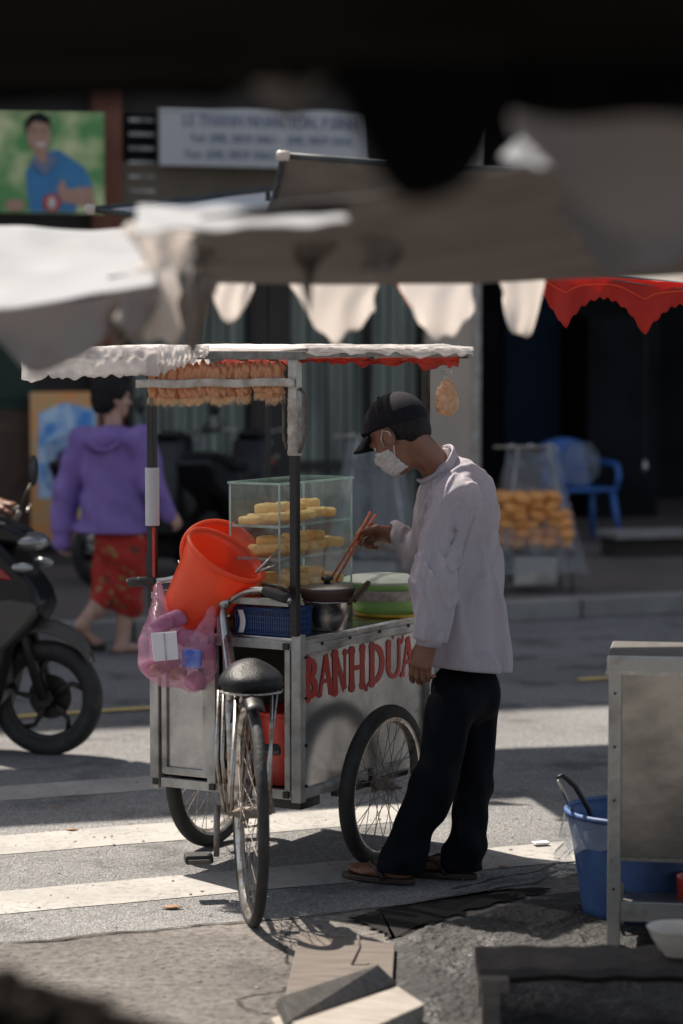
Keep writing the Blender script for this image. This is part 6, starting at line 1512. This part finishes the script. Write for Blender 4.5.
# (liner, folded over the rim)
def liner(u, v):
    a = 2*PI*u; r = .211+.016*v+.006*math.sin(a*9)*v+.004*math.sin(a*23); return bb_+V3(r*math.cos(a), r*math.sin(a), .324-.085*v*(1+.35*math.sin(a*3+3.4)+.12*math.sin(a*11)))
MB().grid(liner, 80, 8).build('liner', 'bag_haze', t, world=True, smooth=True)
def tuft(u, v): return W(571, 838, 7.05)+V3((u-.5)*.05-.03*v+.01*math.sin(v*9), .02*math.sin(u*9), -.10*v+.01*math.sin(u*14))
MB().grid(tuft, 10, 10).build('liner_fold', 'bag_haze', t, world=True, smooth=True)
t = thing('ladle_handles', 'dark curved handle pair leaning out of the blue bucket', 'tongs', W(588, 812, 7.05))
MB().tube([W(596, 830, 7.1), W(588, 808, 7.07), W(575, 786, 7.04), W(562, 775, 7.02), W(557, 778, 7.01)], [.006, .008, .0085, .007, .005], 10).build('arm', 'black_metal', t, world=True, smooth=True)
MB().tube([W(578, 822, 7.1), W(567, 800, 7.05), W(558, 780, 7.02)], .005, 8).build('arm', 'steel', t, world=True, smooth=True)
# plank bench
bn = thing('low_bench', 'low rough dark plank bench at the bottom right corner', 'bench', (W(600, 985, 5.85).x, 5.9, 0))
Bx0 = W(500, 985, 5.8).x
def slab(u, v):
    x = Bx0+u*1.4; return V3(x, 5.80+.22*v+.01*mnoise.noise(Vector((u*12, v, 1)))*(1 if v < .5 else -1), .205+.006*mnoise.noise(Vector((u*20, v*6, 3)))+.014*(1-u)*0)
n_ = 70
mb = MB(); ring_ = []
for i in range(n_+1):
    u = i/n_; x = Bx0-.05*(1-u)**8+u*1.4; j1 = .012*mnoise.noise(Vector((u*16, 1, 1))); j2 = .010*mnoise.noise(Vector((u*22, 5, 1))); j3 = .016*mnoise.noise(Vector((u*13, 9, 4)))
    ring_.append([V3(x, 5.80+j1, .196+j2*.6), V3(x, 5.79+j1*1.5, .18+j3*.6), V3(x, 5.82+j1, .158+j3*.6), V3(x, 6.0, .16), V3(x, 6.02+j2, .198+j2*.4), V3(x, 5.9, .205+j2*.5)])
vs = [p for r_ in ring_ for p in r_]
mb.add(vs, [(i*6+k, i*6+(k+1) % 6, (i+1)*6+(k+1) % 6, (i+1)*6+k) for i in range(n_) for k in range(6)]+[(0, 1, 2, 3, 4, 5), tuple(n_*6+k for k in (5, 4, 3, 2, 1, 0))])
mb.build('plank', 'wood_dark', bn, world=True)
px_ = W(472, 985, 5.75)
for (x, y) in ((Bx0-.025, 5.775), (Bx0-.02, 6.0), (Bx0+1.2, 5.8), (Bx0+1.2, 6.0)):
    MB().box((x, y, .09), (.045, .045, .18)).build('leg', 'wood', bn, world=True, bevel=.004)
MB().box((Bx0-.015, 5.885, .165), (.07, .26, .035)).build('crossbar', 'wood', bn, world=True, bevel=.004)
t = thing('bowl', 'pale ceramic bowl on the dark plank bench at the right edge', 'bowl', V3(W(678, 950, 5.88).x, 5.89, .207))
MB().lathe([(.001, 0), (.032, 0), (.034, .006), (.050, .022), (.066, .050), (.074, .070), (.077, .072), (.074, .068), (.060, .040), (.040, .014), (.001, .010)], 40).build('dish', 'china', t, smooth=True)
MB().lathe([(.001, .04), (.055, .041), (.058, .038)], 30).build('broth', 'goods_brown', t, smooth=True)
t = thing('red_pot', 'red plastic pot under the steel stall at the right edge', 'pot', V3(W(684, 935, 6.6).x+.03, 7.08-.42, .0))
MB().lathe([(.001, 0), (.06, 0), (.075, .16), (.08, .165), (.072, .16), (.058, .006), (.001, .006)], 30).build('body', 'red_plastic', t, smooth=True)
t.location = V3(W(702, 930, 6.9).x, 6.9, .02)
# dark clothed barrels / box filling the shade under stall
# ================================================================== BOARDS ON THE GROUND
def board(name, label, p4, th, m, grp='loose boards on the ground'):
    p4 = [Vector(p) for p in p4]; n = (p4[1]-p4[0]).cross(p4[3]-p4[0]).normalized(); n = n if n.z > 0 else -n
    vs = [p for p in p4]+[p-n*th for p in p4]; mb = MB()
    mb.add(vs, [(0, 1, 2, 3), (7, 6, 5, 4), (0, 4, 5, 1), (1, 5, 6, 2), (2, 6, 7, 3), (3, 7, 4, 0)])
    o = mb.build(name, m, bevel=.003)
    return tag(o, label, 'board', grp)
g = lambda px, py, z: G(px, py, z)
board('board', 'flat brown board with spoke shadows, farthest of the loose boards by the bicycle wheel', (g(283, 1003, .05), g(392, 988, .045), g(395, 944, .05), g(300, 931, .055)), .018, 'wood')
board('board', 'dark grey board tilted on edge between the brown board and the pale-topped one', (g(291, 1021, .055), g(398, 983, .06), g(378, 964, .115), g(280, 996, .105)), .030, 'wood_grey')
board('board', 'pale-topped thick block nearest the camera among the loose boards', (g(318, 1052, .10), g(425, 1004, .10), g(398, 986, .115), g(292, 1022, .115)), .075, 'wood_pale')
board('board', 'narrow light offcut poking out left of the loose boards', (g(292, 1046, .022), g(312, 1040, .022), g(290, 1010, .022), g(271, 1018, .022)), .018, 'wood_pale')
tw_ = MB().tube([g(352, 965, .05), g(360, 948, .09), g(358, 935, .12)], .004, 6).build('twig', 'wood', smooth=True); tag(tw_, 'thin twig standing up from the brown board', 'twig')
# ================================================================== NEAR LEFT: DARK HEAP
t = thing('produce_tray', 'dark tray near the camera at the bottom left, strongly out of focus', 'tray', W(30, 1150, 2.5))
tc_ = W(-14, 1064, 2.55)
MB().lathe([(.001, -.06), (.20, -.06), (.23, .0), (.235, .004), (.22, 0), (.19, -.05), (.001, -.05)], 40, Matrix.Translation(tc_)).build('dish', 'tray_black', t, world=True, smooth=True)
for (x, y) in ((-.15, -.15), (.15, -.15), (-.15, .15), (.15, .15)): MB().tube([tc_+V3(x, y, -.06), V3(tc_.x+x, tc_.y+y, 0.02)], .015, 8).build('leg', 'wood_brown', t, world=True)
mb = MB(); random.seed(3)
for i in range(260):
    a = random.random()*2*PI; r = .19*math.sqrt(random.random()); h = .085*(1-(r/.2)**2)+random.uniform(-.012, .034)
    pebble(mb, tc_+V3(r*math.cos(a), r*math.sin(a), h-.03), random.uniform(.014, .026))
tag(mb.build('dark_produce', 'heap'), 'heap of small dark lumps on the near tray at the bottom left corner', 'produce', kind='stuff')
